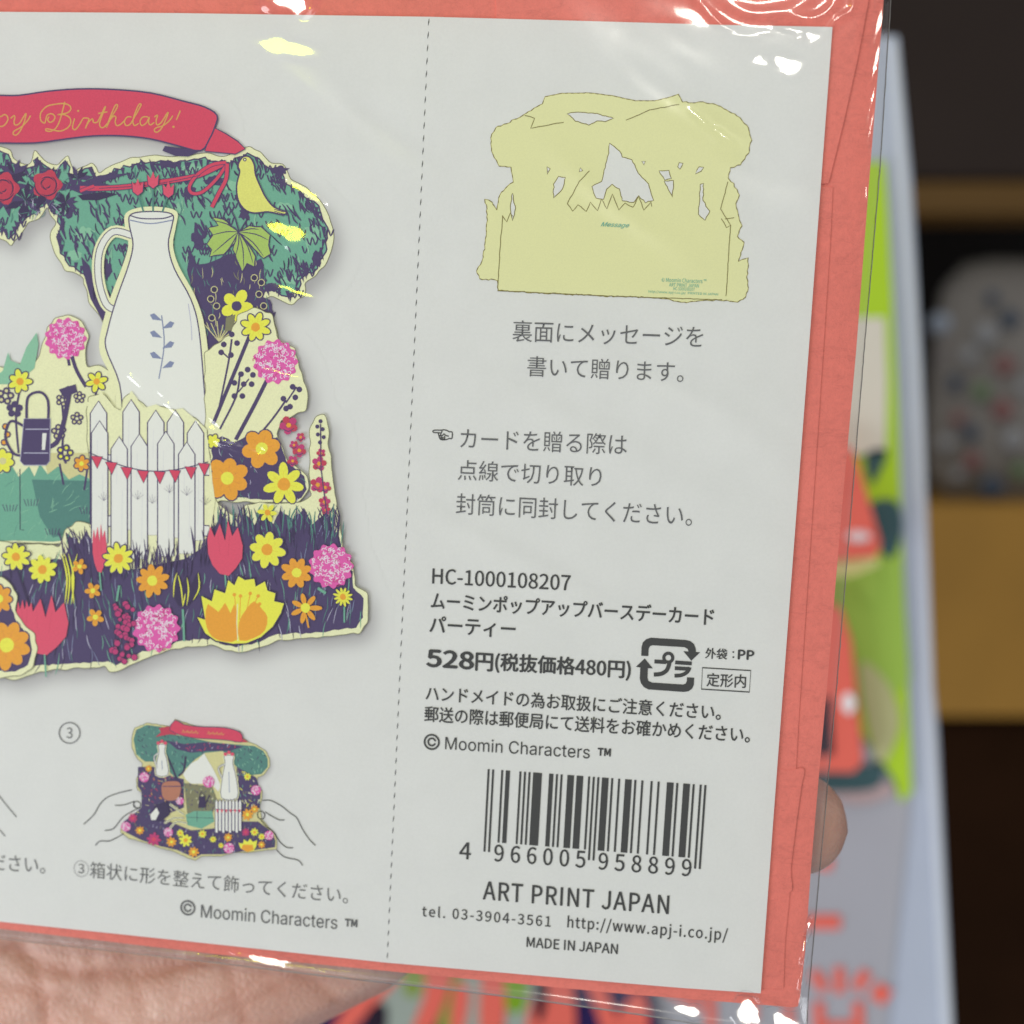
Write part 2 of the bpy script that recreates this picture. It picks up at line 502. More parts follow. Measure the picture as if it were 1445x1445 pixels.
text('Moomin Characters', (627.9, 1057.5), (831.9, 1070.7), 1039.4, BLACK, f=INTER)
text('™', (843.4, 1066), (861.4, 1067.3), 1055.3, BLACK, weight=0.03)
text('4', (647.8, 1211.5), (663.9, 1212.8), 1188.2, BLACK, name='barcode_digits', weight=0.012)
text('966005', (697.1, 1215.5), (825.3, 1225), 1191.6, BLACK, name='barcode_digits', weight=0.012, spacing=1.18)
text('958899', (844, 1227), (974.8, 1237), 1203, BLACK, name='barcode_digits', weight=0.012, spacing=1.18)
text('ART PRINT JAPAN', (681.4, 1269.4), (943, 1290.2), 1243.7, BLACK, name='text_line', weight=0.016, spacing=1.04)
text('tel. 03-3904-3561', (595.5, 1293), (776.7, 1308), 1277.5, BLACK, weight=0.01, spacing=1.08)
text('http://www.apj-i.co.jp/', (800.3, 1313.5), (1026, 1332), 1292, BLACK, weight=0.01, spacing=1.05)
text('MADE IN JAPAN', (743, 1336.4), (871.3, 1346.6), 1322.4, BLACK, weight=0.018)
# lower left of the card
text('3', (93.6, 1041.6), (102, 1042.2), 1026.5, GREY2, name='step_number')
a = piece('step_number', 3); a.line(circle(98, 1034.3, 14.6, 40), 1.5, GREY2, closed=True); a.build()
text('③箱状に形を整えて飾ってください。', (103.2, 1236.5), (490.5, 1276), 1213.2, GREY2, weight=-0.004)
text('を折ってください。', (-128, 1220), (63.5, 1233.5), 1196, GREY2, weight=-0.004)
text('©', (254, 1291), (275.3, 1292.8), 1269.5, GREY, f=INTER)
text('Moomin Characters', (283.2, 1295), (475.5, 1311.5), 1276.3, GREY, f=INTER)
text('™', (486.7, 1307), (503.7, 1308.5), 1296.5, GREY, weight=0.03)

# ---- box round the last words, plastic recycling mark, pointing hand, barcode
a = piece('text_frame', 2)
a.line([(991.2, 942.2), (1059.4, 946.3), (1057.4, 976.6), (989.8, 972.4)], 1.7, BLACK, closed=True); a.build()
rz = lambda x, y: (890 + x / 7.605, 890 + y / 7.605)
a = piece('recycling_mark', 2)
a.poly([rz(*p) for p in [(113, 268), (116, 175), (130, 125), (165, 92), (215, 75), (590, 100), (640, 112), (680, 145), (698, 195), (700, 228), (745, 232), (650, 322), (565, 220), (622, 224), (610, 195), (575, 176), (235, 156), (205, 166), (192, 195), (188, 272)]], BLACK)
a.poly([rz(*p) for p in [(150, 298), (237, 405), (184, 402), (180, 505), (190, 540), (230, 557), (560, 578), (590, 568), (602, 540), (604, 500), (681, 505), (677, 580), (660, 620), (620, 650), (570, 657), (190, 630), (140, 605), (108, 560), (97, 510), (103, 395), (56, 387)]], BLACK)
a.line([rz(*p) for p in circle(403, 290, 48, 24)], 34 / 7.6, BLACK, closed=True)
a.line([rz(*p) for p in [(255, 330), (330, 334), (380, 338)]], 42 / 7.6, BLACK)
a.line([rz(*p) for p in [(415, 335), (408, 375), (385, 425), (345, 455), (300, 468), (248, 470)]], 44 / 7.6, BLACK, smooth=4)
a.line([rz(*p) for p in [(477, 340), (655, 352)]], 40 / 7.6, BLACK)
a.line([rz(*p) for p in [(473, 402), (625, 410)]], 40 / 7.6, BLACK)
a.line([rz(*p) for p in [(632, 392), (615, 432), (580, 462), (530, 480), (470, 483)]], 40 / 7.6, BLACK, smooth=4)
a.build()
hz = lambda x, y: (600 + x / 28.9, 595 + y / 28.9)
a = piece('pointing_hand_mark', 2)
for L in ([(660, 350), (480, 345), (360, 350), (305, 395), (360, 445), (520, 450), (610, 460)], [(660, 350), (740, 330), (860, 350), (980, 410), (1100, 435), (1085, 690), (990, 680), (850, 735), (640, 730), (570, 620), (530, 470)],
          [(700, 370), (640, 470), (630, 560)], [(620, 600), (700, 570), (760, 495), (830, 560), (960, 595)], [(620, 655), (760, 650)], [(790, 580), (790, 720)], [(560, 560), (680, 590)], [(600, 700), (780, 715)]):
    a.line([hz(*p) for p in L], 1.45, BLACK, smooth=3)
a.build()

def ean13(s):
    Lc = ['0001101', '0011001', '0010011', '0111101', '0100011', '0110001', '0101111', '0111011', '0110111', '0001011']
    pat = ['LLLLLL', 'LLGLGG', 'LLGGLG', 'LLGGGL', 'LGLLGG', 'LGGLLG', 'LGGGLL', 'LGLGLG', 'LGLGGL', 'LGGLGL'][int(s[0])]
    R = [''.join('1' if c == '0' else '0' for c in x) for x in Lc]
    return '101' + ''.join(Lc[int(d)] if q == 'L' else R[int(d)][::-1] for d, q in zip(s[1:7], pat)) + '01010' + ''.join(R[int(d)] for d in s[7:]) + '101'
code = ean13('4966005958899')
A0 = np.array(on(688.0, 1085)); A1 = np.array(on(997.0, 1107.8)); B0 = np.array(on(682.0, 1201.5))
dx = (A1 - A0) / 95; dy = (B0 - A0)
bars = piece('barcode', 2); bars.plane = lambda x, y, z: (x, y, z)
k = 0
while k < 95:
    if code[k] == '1':
        e = k
        while e < 95 and code[e] == '1': e += 1
        g = k < 3 or k > 91 or 45 <= k < 50
        lo = dy * (1.0 if g else 0.876)
        p = A0 + dx * (k + 0.05); q = A0 + dx * (e - 0.05)
        bars.poly([tuple(p[:2]), tuple(q[:2]), tuple((q + lo)[:2]), tuple((p + lo)[:2])], BLACK)
        k = e
    else: k += 1
bars.build()

# ---- the pale yellow outline drawing of the unfolded card
sl = lambda p: (560 + p[0] / 2.58, p[1] / 2.58)
sil = [(540, 352), (600, 340), (700, 338), (780, 348), (870, 367), (940, 367), (990, 355), (1025, 343), (1040, 372), (1100, 372), (1160, 378), (1200, 400), (1250, 430), (1280, 465), (1290, 510), (1280, 560), (1250, 600), (1215, 610), (1205, 650), (1225, 670), (1248, 710), (1235, 740), (1245, 790), (1255, 820), (1240, 860), (1262, 885), (1245, 950), (1280, 940), (1275, 1010), (1280, 1050), (1270, 1080), (1240, 1100), (1200, 1095), (1140, 1092), (1100, 1095), (1035, 1102), (985, 1090), (870, 1080), (800, 1080), (600, 1070), (370, 1058), (366, 1020), (300, 1015), (290, 985), (310, 950), (325, 870), (330, 780), (320, 725), (345, 735), (362, 762), (375, 710), (410, 668), (425, 660), (415, 610), (370, 605), (345, 550), (340, 500), (360, 465), (410, 445), (460, 420), (530, 378)]
sil = [sl(p) for p in sil]
random.seed(3)
silr = []
for i, p in enumerate(sil):
    silr += rough_line([p, sil[(i + 1) % len(sil)]], 0.2 if 0 <= i < 8 else 1.05, 4)[:max(1, int(math.dist(p, sil[(i + 1) % len(sil)]) / 4))]
a = piece('outline_drawing', 1)
a.poly(silr, SIL)
a.line(silr, 1.1, BROWN, closed=True)
DASH = ink('dark_olive_line_ink', (112, 102, 52))
for k in range(0, len(silr) - 1, 2): a.line([silr[k], ((silr[k][0] + silr[k + 1][0]) / 2, (silr[k][1] + silr[k + 1][1]) / 2), silr[k + 1]], 1.25, DASH)
sd = a.build()
holes = [[(620, 413), (660, 408), (720, 412), (790, 430), (760, 442), (730, 440), (700, 456), (650, 440)],
         [(775, 522), (790, 535), (812, 552), (820, 572), (855, 580), (880, 630), (915, 670), (935, 728), (905, 738), (880, 712), (862, 738), (822, 732), (810, 690), (785, 672), (762, 690), (752, 726), (725, 722), (710, 680), (745, 662), (758, 610), (770, 560)],
         [(570, 722), (572, 670), (590, 642), (615, 645), (602, 690)], [(953, 622), (990, 622), (1000, 650), (975, 655)], [(975, 660), (1008, 658), (1003, 718)],
         [(1098, 780), (1105, 670), (1116, 668), (1115, 730), (1138, 770), (1122, 802)], [(420, 702), (432, 760), (422, 802), (413, 760)],
         [(548, 608), (558, 615), (548, 634)], [(668, 612), (678, 620), (664, 626)], [(892, 586), (905, 588), (900, 602)], [(1028, 592), (1042, 595), (1032, 614), (1024, 606)], [(1088, 632), (1100, 606), (1116, 608), (1106, 625)]]
a = piece('cut_out', 2, sd)
for h in holes:
    hp = rough_line([sl(p) for p in h], 0.7, 4); a.poly(hp, CARD); a.line(hp, 1.15, DASH, closed=True)
for L in ([(385, 785), (376, 900), (366, 1058)], [(1215, 820), (1206, 960), (1198, 1092)], [(366, 1058), (780, 1078), (1198, 1092)], [(465, 420), (502, 430), (487, 467), (620, 442)], [(835, 438), (920, 400), (1040, 378)],
          [(385, 785), (400, 808), (413, 775), (430, 800)], [(620, 742), (640, 768), (660, 745), (690, 770), (705, 735), (730, 768), (745, 725), (765, 760), (785, 705), (808, 765), (830, 740), (860, 755), (880, 715), (900, 765), (925, 735), (930, 770)],
          [(620, 742), (665, 660), (710, 612)], [(1182, 795), (1200, 828), (1215, 820), (1178, 760), (1195, 700), (1208, 650)], [(1195, 797), (1245, 790)]):
    pts = rough_line([sl(p) for p in L], 0.4, 5); pts = [p for p in pts if True][:max(2, len(pts) - int(math.dist(sl(L[-1]), sl(L[0])) / 5))]
    a.line(pts, 1.05, DASH)
a.build(label='openings and fold lines of the outline drawing')
text('Message', (847.5, 321), (887.5, 322.8), 313.2, TEALTXT, weight=0.01, layer=4, shear=0.45, f=INTER, parent=None)
text('© Moomin Characters ™', (933.5, 397.6), (996.5, 399.8), 391.6, TEALTXT, layer=4)
text('ART PRINT JAPAN', (944, 404.2), (986, 405.9), 399.2, TEALTXT, layer=4)
text('HC-1000108207', (950, 409.4), (980, 410.6), 405, TEALTXT, layer=4)
text('http://www.apj-i.co.jp/  PRINTED IN JAPAN', (915, 413.8), (1013, 418), 409.3, TEALTXT, layer=4)

# ------------------------------------------------------------------ the printed garden picture
A1 = lambda x, y: (x / 3.0104, y / 3.0104)           # crop coordinates of the upper left of the photograph
B1 = lambda x, y: (x / 2.6759, 430 + y / 2.6759)     # and of the middle left
def TA(L): return [A1(*p) for p in L]
def TB(L): return [B1(*p) for p in L]

canopy_out = TA([(-420, 640), (-300, 600), (-150, 610), (0, 622), (45, 640), (60, 670), (100, 695), (130, 690), (148, 640), (200, 690), (240, 700), (288, 662), (312, 722), (392, 690), (425, 735), (480, 700), (560, 672), (620, 662), (700, 662), (800, 665), (870, 650), (930, 662), (965, 665), (1010, 640), (1060, 625), (1110, 650), (1150, 690), (1200, 700), (1235, 760), (1300, 800), (1370, 860), (1405, 940), (1418, 1010), (1400, 1080), (1380, 1130), (1340, 1170), (1300, 1200), (1290, 1255), (1240, 1292), (1190, 1272), (1150, 1255), (1120, 1280), (1150, 1310), (1175, 1400), (1180, 1445),
                 (1100, 1500), (900, 1560), (560, 1560), (470, 1420), (440, 1370), (380, 1290), (350, 1180), (310, 1160), (280, 1150), (240, 1085), (210, 1010), (235, 950), (200, 880), (170, 925), (125, 940), (85, 1000), (45, 1045), (0, 1010), (-60, 1000), (-200, 1000), (-420, 900)])
bush_out = TB([(770, 180), (870, 110), (900, 40), (960, 10), (1030, 38), (1052, 130), (1110, 165), (1140, 260), (1165, 340), (1150, 400), (1060, 440), (1045, 490), (1090, 590), (1160, 650), (1168, 700), (1130, 748), (980, 748), (830, 742), (800, 760), (780, 600)])
meadow_out = TB([(-300, 940), (-120, 900), (0, 890), (60, 905), (150, 905), (225, 912), (245, 850), (290, 818), (350, 830), (345, 700), (335, 560), (325, 430), (335, 350), (390, 335), (430, 380), (455, 395), (465, 355), (500, 335), (540, 370), (560, 390), (600, 380), (640, 395), (690, 400), (740, 430), (780, 470), (795, 600), (815, 740), (870, 790), (900, 800), (930, 760), (980, 748), (1135, 745), (1172, 722), (1170, 600), (1172, 470), (1195, 420), (1222, 415), (1240, 450), (1240, 520), (1258, 640), (1270, 740), (1285, 830), (1300, 930), (1335, 980), (1345, 1060), (1385, 1090), (1390, 1195), (1360, 1240), (1200, 1258), (1050, 1268), (960, 1300), (900, 1312), (850, 1306), (800, 1285), (700, 1290), (560, 1330), (440, 1388), (410, 1388), (395, 1365), (150, 1385), (100, 1402), (60, 1418), (0, 1405), (-300, 1380)])
left_clump = TB([(-200, 330), (-80, 250), (0, 235), (20, 240), (75, 222), (120, 240), (150, 190), (180, 90), (210, 50), (260, 38), (310, 60), (332, 120), (322, 190), (330, 230), (380, 235), (420, 260), (440, 310), (440, 620), (440, 900), (-200, 900)])
banner = TA([(-420, 430), (-250, 415), (-120, 402), (0, 405), (80, 405), (200, 388), (330, 378), (480, 380), (640, 395), (780, 430), (870, 455), (922, 490), (912, 540), (890, 590), (852, 640), (760, 620), (640, 590), (520, 577), (400, 577), (280, 590), (150, 607), (0, 607), (-120, 604), (-420, 640)])

# soft grey halo printed on the card round the picture
def halo(name, shapes, x0, x1, y0, y1, step, off, sig, strength, z):
    xs = np.arange(x0, x1 + step, step, float); ys = np.arange(y0, y1 + step, step, float)
    X, Y = np.meshgrid(xs, ys); M = np.zeros(X.shape, bool)
    for S in shapes:
        c = np.zeros(X.shape, bool); n = len(S); j = n - 1
        for i in range(n):
            xi, yi = S[i][0] + off[0], S[i][1] + off[1]; xj, yj = S[j][0] + off[0], S[j][1] + off[1]
            if yi != yj:
                c ^= ((yi > Y) != (yj > Y)) & (X < (xj - xi) * (Y - yi) / (yj - yi) + xi)
            j = i
        M |= c
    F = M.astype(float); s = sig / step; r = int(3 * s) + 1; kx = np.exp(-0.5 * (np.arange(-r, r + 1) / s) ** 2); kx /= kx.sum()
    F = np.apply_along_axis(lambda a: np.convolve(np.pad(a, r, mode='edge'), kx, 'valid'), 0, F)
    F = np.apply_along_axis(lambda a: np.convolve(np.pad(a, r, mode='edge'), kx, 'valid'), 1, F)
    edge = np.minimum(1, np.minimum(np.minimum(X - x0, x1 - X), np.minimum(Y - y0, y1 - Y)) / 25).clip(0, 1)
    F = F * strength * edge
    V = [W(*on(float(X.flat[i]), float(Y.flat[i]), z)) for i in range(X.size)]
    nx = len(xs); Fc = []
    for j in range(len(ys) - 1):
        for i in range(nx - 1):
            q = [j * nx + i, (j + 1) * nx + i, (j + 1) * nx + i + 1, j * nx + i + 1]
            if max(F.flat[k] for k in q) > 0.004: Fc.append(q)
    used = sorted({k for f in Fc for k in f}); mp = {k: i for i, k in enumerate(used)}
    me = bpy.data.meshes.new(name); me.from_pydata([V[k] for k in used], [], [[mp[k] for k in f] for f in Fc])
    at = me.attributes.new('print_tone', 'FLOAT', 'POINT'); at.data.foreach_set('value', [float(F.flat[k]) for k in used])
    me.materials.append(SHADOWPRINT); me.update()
    o = bpy.data.objects.new(name, me); COL.objects.link(o); put(o, card)
    return o
SHADOWPRINT = shadow_print_mat()
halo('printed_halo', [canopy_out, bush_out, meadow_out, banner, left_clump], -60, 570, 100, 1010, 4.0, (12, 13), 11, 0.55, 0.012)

def cutout(name, shape, layer, fill=CREAM, jit=1.3, label=None, edge=OLIVE):
    random.seed(len(shape)); s = catmull(rough_line(shape, jit, 9), 3)
    a = piece(name, layer); a.poly(s, fill); a.line(s, 1.0, edge, closed=True)
    return a.build(label=label)

def shrink(shape, d):
    """inset a polygon by d pixels (vertex normals)"""
    n = len(shape); out = []
    ar = sum(shape[i][0] * shape[(i + 1) % n][1] - shape[(i + 1) % n][0] * shape[i][1] for i in range(n))
    s = 1 if ar > 0 else -1
    for i in range(n):
        a, b, c = np.array(shape[i - 1]), np.array(shape[i]), np.array(shape[(i + 1) % n])
        d1 = (b - a) / (np.linalg.norm(b - a) + 1e-9); d2 = (c - b) / (np.linalg.norm(c - b) + 1e-9)
        nn = np.array([-(d1 + d2)[1], (d1 + d2)[0]]) * s; nn = nn / (np.linalg.norm(nn) + 1e-9)
        out.append(tuple(b + nn * d))
    return out

def hatch(a, poly, n, L, w, mats, ang, spread=0.5, curve=0.25, margin=None):
    xs = [p[0] for p in poly]; ys = [p[1] for p in poly]; c = 0; tr = 0
    while c < n and tr < n * 30:
        tr += 1
        x, y = random.uniform(min(xs), max(xs)), random.uniform(min(ys), max(ys))
        if not inside(poly, x, y) or (margin and margin(x, y)): continue
        t = ang(x, y) if callable(ang) else ang
        t += random.uniform(-spread, spread); l = L * random.uniform(0.6, 1.4); k = random.uniform(-curve, curve)
        dx, dy = math.cos(t) * l / 2, math.sin(t) * l / 2
        a.line([(x - dx, y - dy), (x - dy * k, y + dx * k), (x + dx, y + dy)], w * random.uniform(0.7, 1.3), random.choice(mats), smooth=3, taper=True)
        c += 1

def tufts(a, poly, n, size, w, mat, margin=None):
    """little zig-zag leaf marks"""
    xs = [p[0] for p in poly]; ys = [p[1] for p in poly]; c = 0; tr = 0
    while c < n and tr < n * 30:
        tr += 1
        x, y = random.uniform(min(xs), max(xs)), random.uniform(min(ys), max(ys))
        if not inside(poly, x, y) or (margin and margin(x, y)): continue
        t = random.uniform(0.8, 1.9); pts = []
        for q in range(random.choice((3, 5, 5))):
            pts.append((x + q * size * 0.42, y + (size * 0.75 if q % 2 else -size * 0.3) + random.uniform(-1, 1)))
        a.line(pts, w, mat, smooth=3); c += 1

# ---- canopy
cnp = cutout('tree_canopy', canopy_out, 1, CREAM)
random.seed(11)
leafpoly = rough_line(shrink(canopy_out, 8), 3.0, 6)
a = piece('foliage', 2, cnp); a.poly(leafpoly, TEAL); a.line(leafpoly, 2.0, NAVY, closed=True)
a.build()
a = piece('foliage_clump', 2.9, cnp)
random.seed(19)
for cx, cy, rx, ry, mt in ((452, 100, 0, 0, None), (400, 292, 13, 8, TEAL3), (330, 262, 16, 8, TEAL3), (440, 330, 12, 16, TEAL3), (270, 238, 18, 7, TEAL3), (120, 330, 14, 12, TEAL3), (105, 360, 10, 9, TEAL3), (365, 330, 10, 8, TEAL3), (250, 300, 9, 14, TEAL3), (410, 395, 14, 8, TEAL3),
                          (305, 255, 16, 8, NAVY), (235, 232, 16, 6, NAVY), (372, 345, 10, 16, NAVY), (395, 240, 12, 7, NAVY), (150, 378, 8, 16, NAVY), (345, 300, 9, 12, NAVY), (448, 365, 7, 14, NAVY), (280, 335, 11, 20, NAVY), (95, 300, 9, 9, NAVY), (268, 270, 8, 12, NAVY), (385, 405, 12, 7, NAVY)):
    if mt is None: continue
    pts = []
    for k in range(22):
        t = 2 * math.pi * k / 22; q = random.uniform(.55, 1.25) if k % 2 else random.uniform(.75, 1.0)
        pts.append((cx + rx * q * math.cos(t), cy + ry * q * math.sin(t)))
    a.poly(pts, mt)
a.build()
a = piece('foliage_marks', 3.9, cnp)
can_in = shrink(canopy_out, 11)
jugzone = lambda x, y: 138 < x < 300 and y > 292
tufts(a, can_in, 210, 9.5, 2.0, NAVY)
hatch(a, can_in, 270, 15, 2.2, [NAVY, NAVY, NAVY2, TEAL2, TEAL3], 1.25, 0.5, 0.3)
for cx, cy in ((445, 325), (430, 372), (395, 258), (352, 240), (118, 350), (95, 328), (250, 240), (452, 290), (415, 300), (215, 228), (300, 325), (280, 280), (150, 300), (400, 385)):
    hatch(a, [q for q in circle(cx, cy, 20, 12, 15)], 11, 15, 2.4, [NAVY], 1.2, .35, .3, lambda x, y: not inside(can_in, x, y))
edge = shrink(canopy_out, 12)
for i in range(len(edge)):                        # jagged dark leaf tips round the rim
    p, q = np.array(edge[i]), np.array(edge[(i + 1) % len(edge)]); L = np.linalg.norm(q - p)
    for k in range(int(L / 7)):
        c = p + (q - p) * (k + random.random()) / max(1, int(L / 7)); t = random.uniform(1.0, 2.0)
        a.poly([(c[0] - 3, c[1] - 4), (c[0] + 2.5, c[1] - 4), (c[0] + 10 * math.cos(t), c[1] + 10 * math.sin(t))], NAVY)
a.build()
a = piece('tree_trunk', 4.7, cnp)
trunk = TA([(790, 1060), (850, 1130), (900, 1110), (930, 1090), (1000, 1080), (1060, 1120), (1110, 1100), (1130, 1190), (1100, 1250), (1160, 1290), (1170, 1420), (1100, 1500), (860, 1560), (840, 1420)])
a.poly(rough_line(trunk, 2.5, 7), NAVY)
a.poly(TA([(345, 1090), (380, 1130), (400, 1200), (440, 1290), (470, 1400), (440, 1370), (385, 1270), (355, 1160)]), NAVY)
hatch(a, trunk, 90, 12, 1.0, [CREAM2, OLIVE, TEAL2], 1.4, 0.5)
a.build()
# garland: dark leaves, roses, ribbon
a = piece('garland_leaf', 5.3, cnp)
random.seed(5)
for cx, cy, r in ((205, 790, 105), (20, 800, 120), (110, 850, 90), (-60, 780, 110), (330, 760, 60), (280, 860, 55), (60, 740, 70)):
    for k in range(9):
        t = 2 * math.pi * k / 9 + random.uniform(-.2, .2); rr = r * random.uniform(0.8, 1.15); w = 0.30
        a.poly(TA([(cx, cy), (cx + rr * .55 * math.cos(t - w), cy + rr * .55 * math.sin(t - w)), (cx + rr * math.cos(t), cy + rr * math.sin(t)), (cx + rr * .55 * math.cos(t + w), cy + rr * .55 * math.sin(t + w))]), random.choice([NAVY, NAVY2]))
a.poly(TA([(290, 800), (420, 745), (560, 735), (430, 775), (480, 790), (360, 830)]), NAVY)
a.poly(TA([(330, 830), (440, 815), (500, 825), (420, 850), (350, 850)]), NAVY2)
hatch(a, TA([(120, 700), (300, 700), (330, 900), (60, 930)]), 40, 12, 0.8, [LILAC, TEAL2], 1.0, 1.5)
a.build()
def rose(cx, cy, r):
    a = piece('rose', 6.6, cnp)
    a.poly(TA([(cx + r * (0.9 + 0.12 * math.cos(5 * t)) * math.cos(t), cy + r * (0.9 + 0.12 * math.cos(5 * t)) * math.sin(t)) for t in np.linspace(0, 2 * math.pi, 26)[:-1]]), RED2)
    for k in range(7):
        t0 = k * 1.3; rr = r * (0.2 + 0.1 * k)
        a.line(TA([(cx + rr * math.cos(t0 + q), cy + rr * math.sin(t0 + q)) for q in np.linspace(0, 1.9, 7)]), 1.9, NAVY2, taper=True)
    for k in range(4):
        t0 = k * 1.7 + .5; rr = r * (0.3 + 0.14 * k)
        a.line(TA([(cx + rr * math.cos(t0 + q), cy + rr * math.sin(t0 + q)) for q in np.linspace(0, 1.2, 5)]), 1.6, RED, taper=True)
    a.build()
rose(200, 785, 66); rose(12, 800, 72); rose(-150, 790, 66)
a = piece('ribbon_bow', 6.7, cnp)
for L, w in (([(340, 800), (420, 800), (520, 795), (640, 780), (760, 762), (850, 742), (960, 690)], 6.5), ([(340, 812), (370, 800), (400, 790)], 4), ([(960, 690), (900, 700), (840, 740), (805, 790), (815, 820), (860, 815), (920, 760), (965, 695)], 4.2), ([(965, 695), (960, 760), (930, 820), (900, 880)], 5)):
    a.line(TA(L), w + 1.8, NAVY, smooth=4); a.line(TA(L), w, RED, smooth=4)
a.line(TA([(420, 800), (640, 785), (850, 745)]), 0.9, NAVY, smooth=4)
a.build()
# bird
a = piece('bird', 7.9, cnp)
bird = catmull(TA([(1015, 690), (1035, 665), (1062, 668), (1080, 700), (1085, 740), (1105, 790), (1130, 840), (1165, 880), (1215, 900), (1200, 912), (1140, 900), (1080, 905), (1040, 890), (1012, 850), (1005, 790), (1018, 730), (1012, 710)]), 4)
a.poly(bird, YEL2); a.line(bird, 2.2, NAVY, closed=True); a.poly(TA([(1015, 688), (982, 680), (1012, 702)]), NAVY)
a.poly(circle(*A1(1040, 678), 2.6, 10), NAVY); a.poly(circle(*A1(1040, 678), 1.3, 8), CREAM)
for y in (895, 903, 911): a.line(TA([(1165, y - 6), (1205, y + 6)]), 1.0, NAVY)
a.build()
# broad leaf under the bird
a = piece('broad_leaf', 7.0, cnp)
for pts in ([(1010, 985), (950, 930), (905, 925), (925, 960), (885, 970), (905, 1000), (880, 1035), (900, 1060), (890, 1090), (950, 1080), (1000, 1030)], [(1010, 985), (990, 1060), (1005, 1100), (1030, 1155), (1050, 1120), (1080, 1135), (1085, 1090), (1050, 1030)], [(1015, 985), (1060, 960), (1110, 965), (1150, 1000), (1140, 1040), (1150, 1080), (1120, 1100), (1080, 1060)]):
    p = rough_line(TA(pts), 0.7, 6); a.poly(p, LEAF); a.line(p, 1.6, NAVY, closed=True)
for e in ((900, 935), (895, 1000), (905, 1075), (960, 1075), (1000, 1090), (1035, 1140), (1075, 1120), (1120, 1090), (1140, 1020), (1100, 975)):
    a.line(TA([(1012, 985), ((1012 + e[0]) / 2 + 8, (985 + e[1]) / 2 - 8), e]), 1.5, NAVY, smooth=3, taper=True)
a.line(TA([(1015, 985), (1000, 930), (985, 900)]), 2.0, NAVY); a.line(TA([(1020, 980), (1050, 930)]), 1.8, NAVY)
a.build()

# ---- banner
bp_ = piece('banner', 9)
tail = TA([(905, 540), (960, 568), (1010, 600), (1042, 632), (1000, 655), (870, 642)])
bp_.poly(tail, RED); bp_.line(tail, 1.6, NAVY, closed=True)
bp_.poly(TA([(700, 620), (850, 640), (800, 665), (745, 662), (690, 640)]), NAVY)
sb = catmull(banner, 3); bp_.poly(sb, RED); bp_.line(sb, 2.1, NAVY, closed=True)
bn = bp_.build()
sc = lambda x, y: (x / 4.983, 120 + y / 4.983)
a = piece('script_lettering', 10, bn)
for L in ([(-60, 300), (-35, 250), (-15, 215), (5, 222), (30, 208), (50, 218), (55, 245), (35, 278), (10, 292), (-10, 285)], [(75, 235), (98, 215), (105, 228), (98, 262), (110, 282), (138, 268), (165, 225), (183, 200), (170, 262), (140, 325), (112, 352), (92, 342), (102, 322), (145, 298), (190, 255), (215, 215)],
          [(345, 222), (335, 245), (352, 262), (378, 248), (385, 220), (362, 202), (330, 215), (316, 265), (292, 255), (283, 230), (290, 190), (330, 150), (390, 135), (450, 130), (490, 145), (497, 172), (470, 197), (405, 208), (450, 208), (490, 230), (497, 268), (470, 305), (420, 324), (370, 315), (326, 308), (326, 322), (360, 324), (395, 300), (420, 250), (440, 180), (456, 118)],
          [(525, 235), (515, 270), (510, 300), (525, 314), (548, 295), (583, 238), (600, 232), (625, 238), (615, 268), (600, 305)], [(600, 305), (622, 262), (650, 238), (658, 262), (682, 262), (700, 235), (732, 165), (742, 155), (712, 230), (700, 272), (708, 296), (728, 298), (755, 270)], [(690, 200), (755, 188)],
          [(745, 297), (780, 230), (820, 165), (826, 140), (812, 142), (793, 180), (765, 250), (748, 298), (775, 245), (800, 218), (815, 228), (810, 260), (822, 285), (850, 275), (880, 245)],
          [(925, 225), (895, 225), (875, 255), (887, 285), (915, 275), (940, 235), (985, 155), (992, 135), (975, 140), (945, 210), (935, 260), (947, 285), (975, 270)], [(1042, 225), (1005, 225), (985, 255), (997, 285), (1030, 265), (1050, 225), (1045, 265), (1060, 280), (1085, 262)],
          [(1085, 225), (1108, 212), (1098, 250), (1105, 280), (1135, 262), (1182, 190), (1165, 245), (1130, 312), (1100, 332), (1085, 318), (1100, 300), (1145, 286), (1190, 252), (1215, 215)], [(1268, 180), (1240, 246)], [(-260, 300), (-230, 200), (-200, 130), (-240, 200), (-200, 220), (-150, 210), (-110, 290)]):
    a.line([sc(*p) for p in L], 1.75, GOLD, smooth=5)
a.poly(circle(*sc(1220, 294), 1.7, 10), GOLD); a.poly(circle(*sc(550, 182), 1.5, 10), GOLD)
a.build()

# ---- left clump, teal bank
lc = cutout('left_clump', left_clump, 8, CREAM)
a = piece('grass_bank', 9, lc)
bank = TB([(-200, 640), (-40, 610), (5, 640), (40, 600), (70, 650), (110, 610), (130, 650), (150, 600), (180, 640), (220, 610), (260, 660), (300, 640), (345, 660), (350, 800), (340, 840), (240, 890), (200, 895), (60, 890), (-200, 900)])
a.poly(bank, TEAL); a.poly(TB([(120, 660), (345, 665), (350, 800), (330, 840), (200, 880), (150, 800)]), TEAL2)
hatch(a, bank, 60, 16, 0.8, [TEAL3, TEAL2, TEAL3], -0.9, 0.6)
for x, y in ((20, 780), (310, 790), (100, 760), (180, 870), (300, 860)):
    for q in range(5): a.line(TB([(x + q * 9, y), (x + q * 9 - 10 + 5 * q, y - 26)]), 1.0, NAVY)
a.line(TB([(75, 620), (76, 850), (90, 850)]), 1.3, NAVY2)
a.poly(TB([(-60, 300), (10, 250), (30, 180), (40, 210), (75, 225), (100, 160), (138, 105), (145, 150), (130, 240), (60, 300)]), TEAL3)
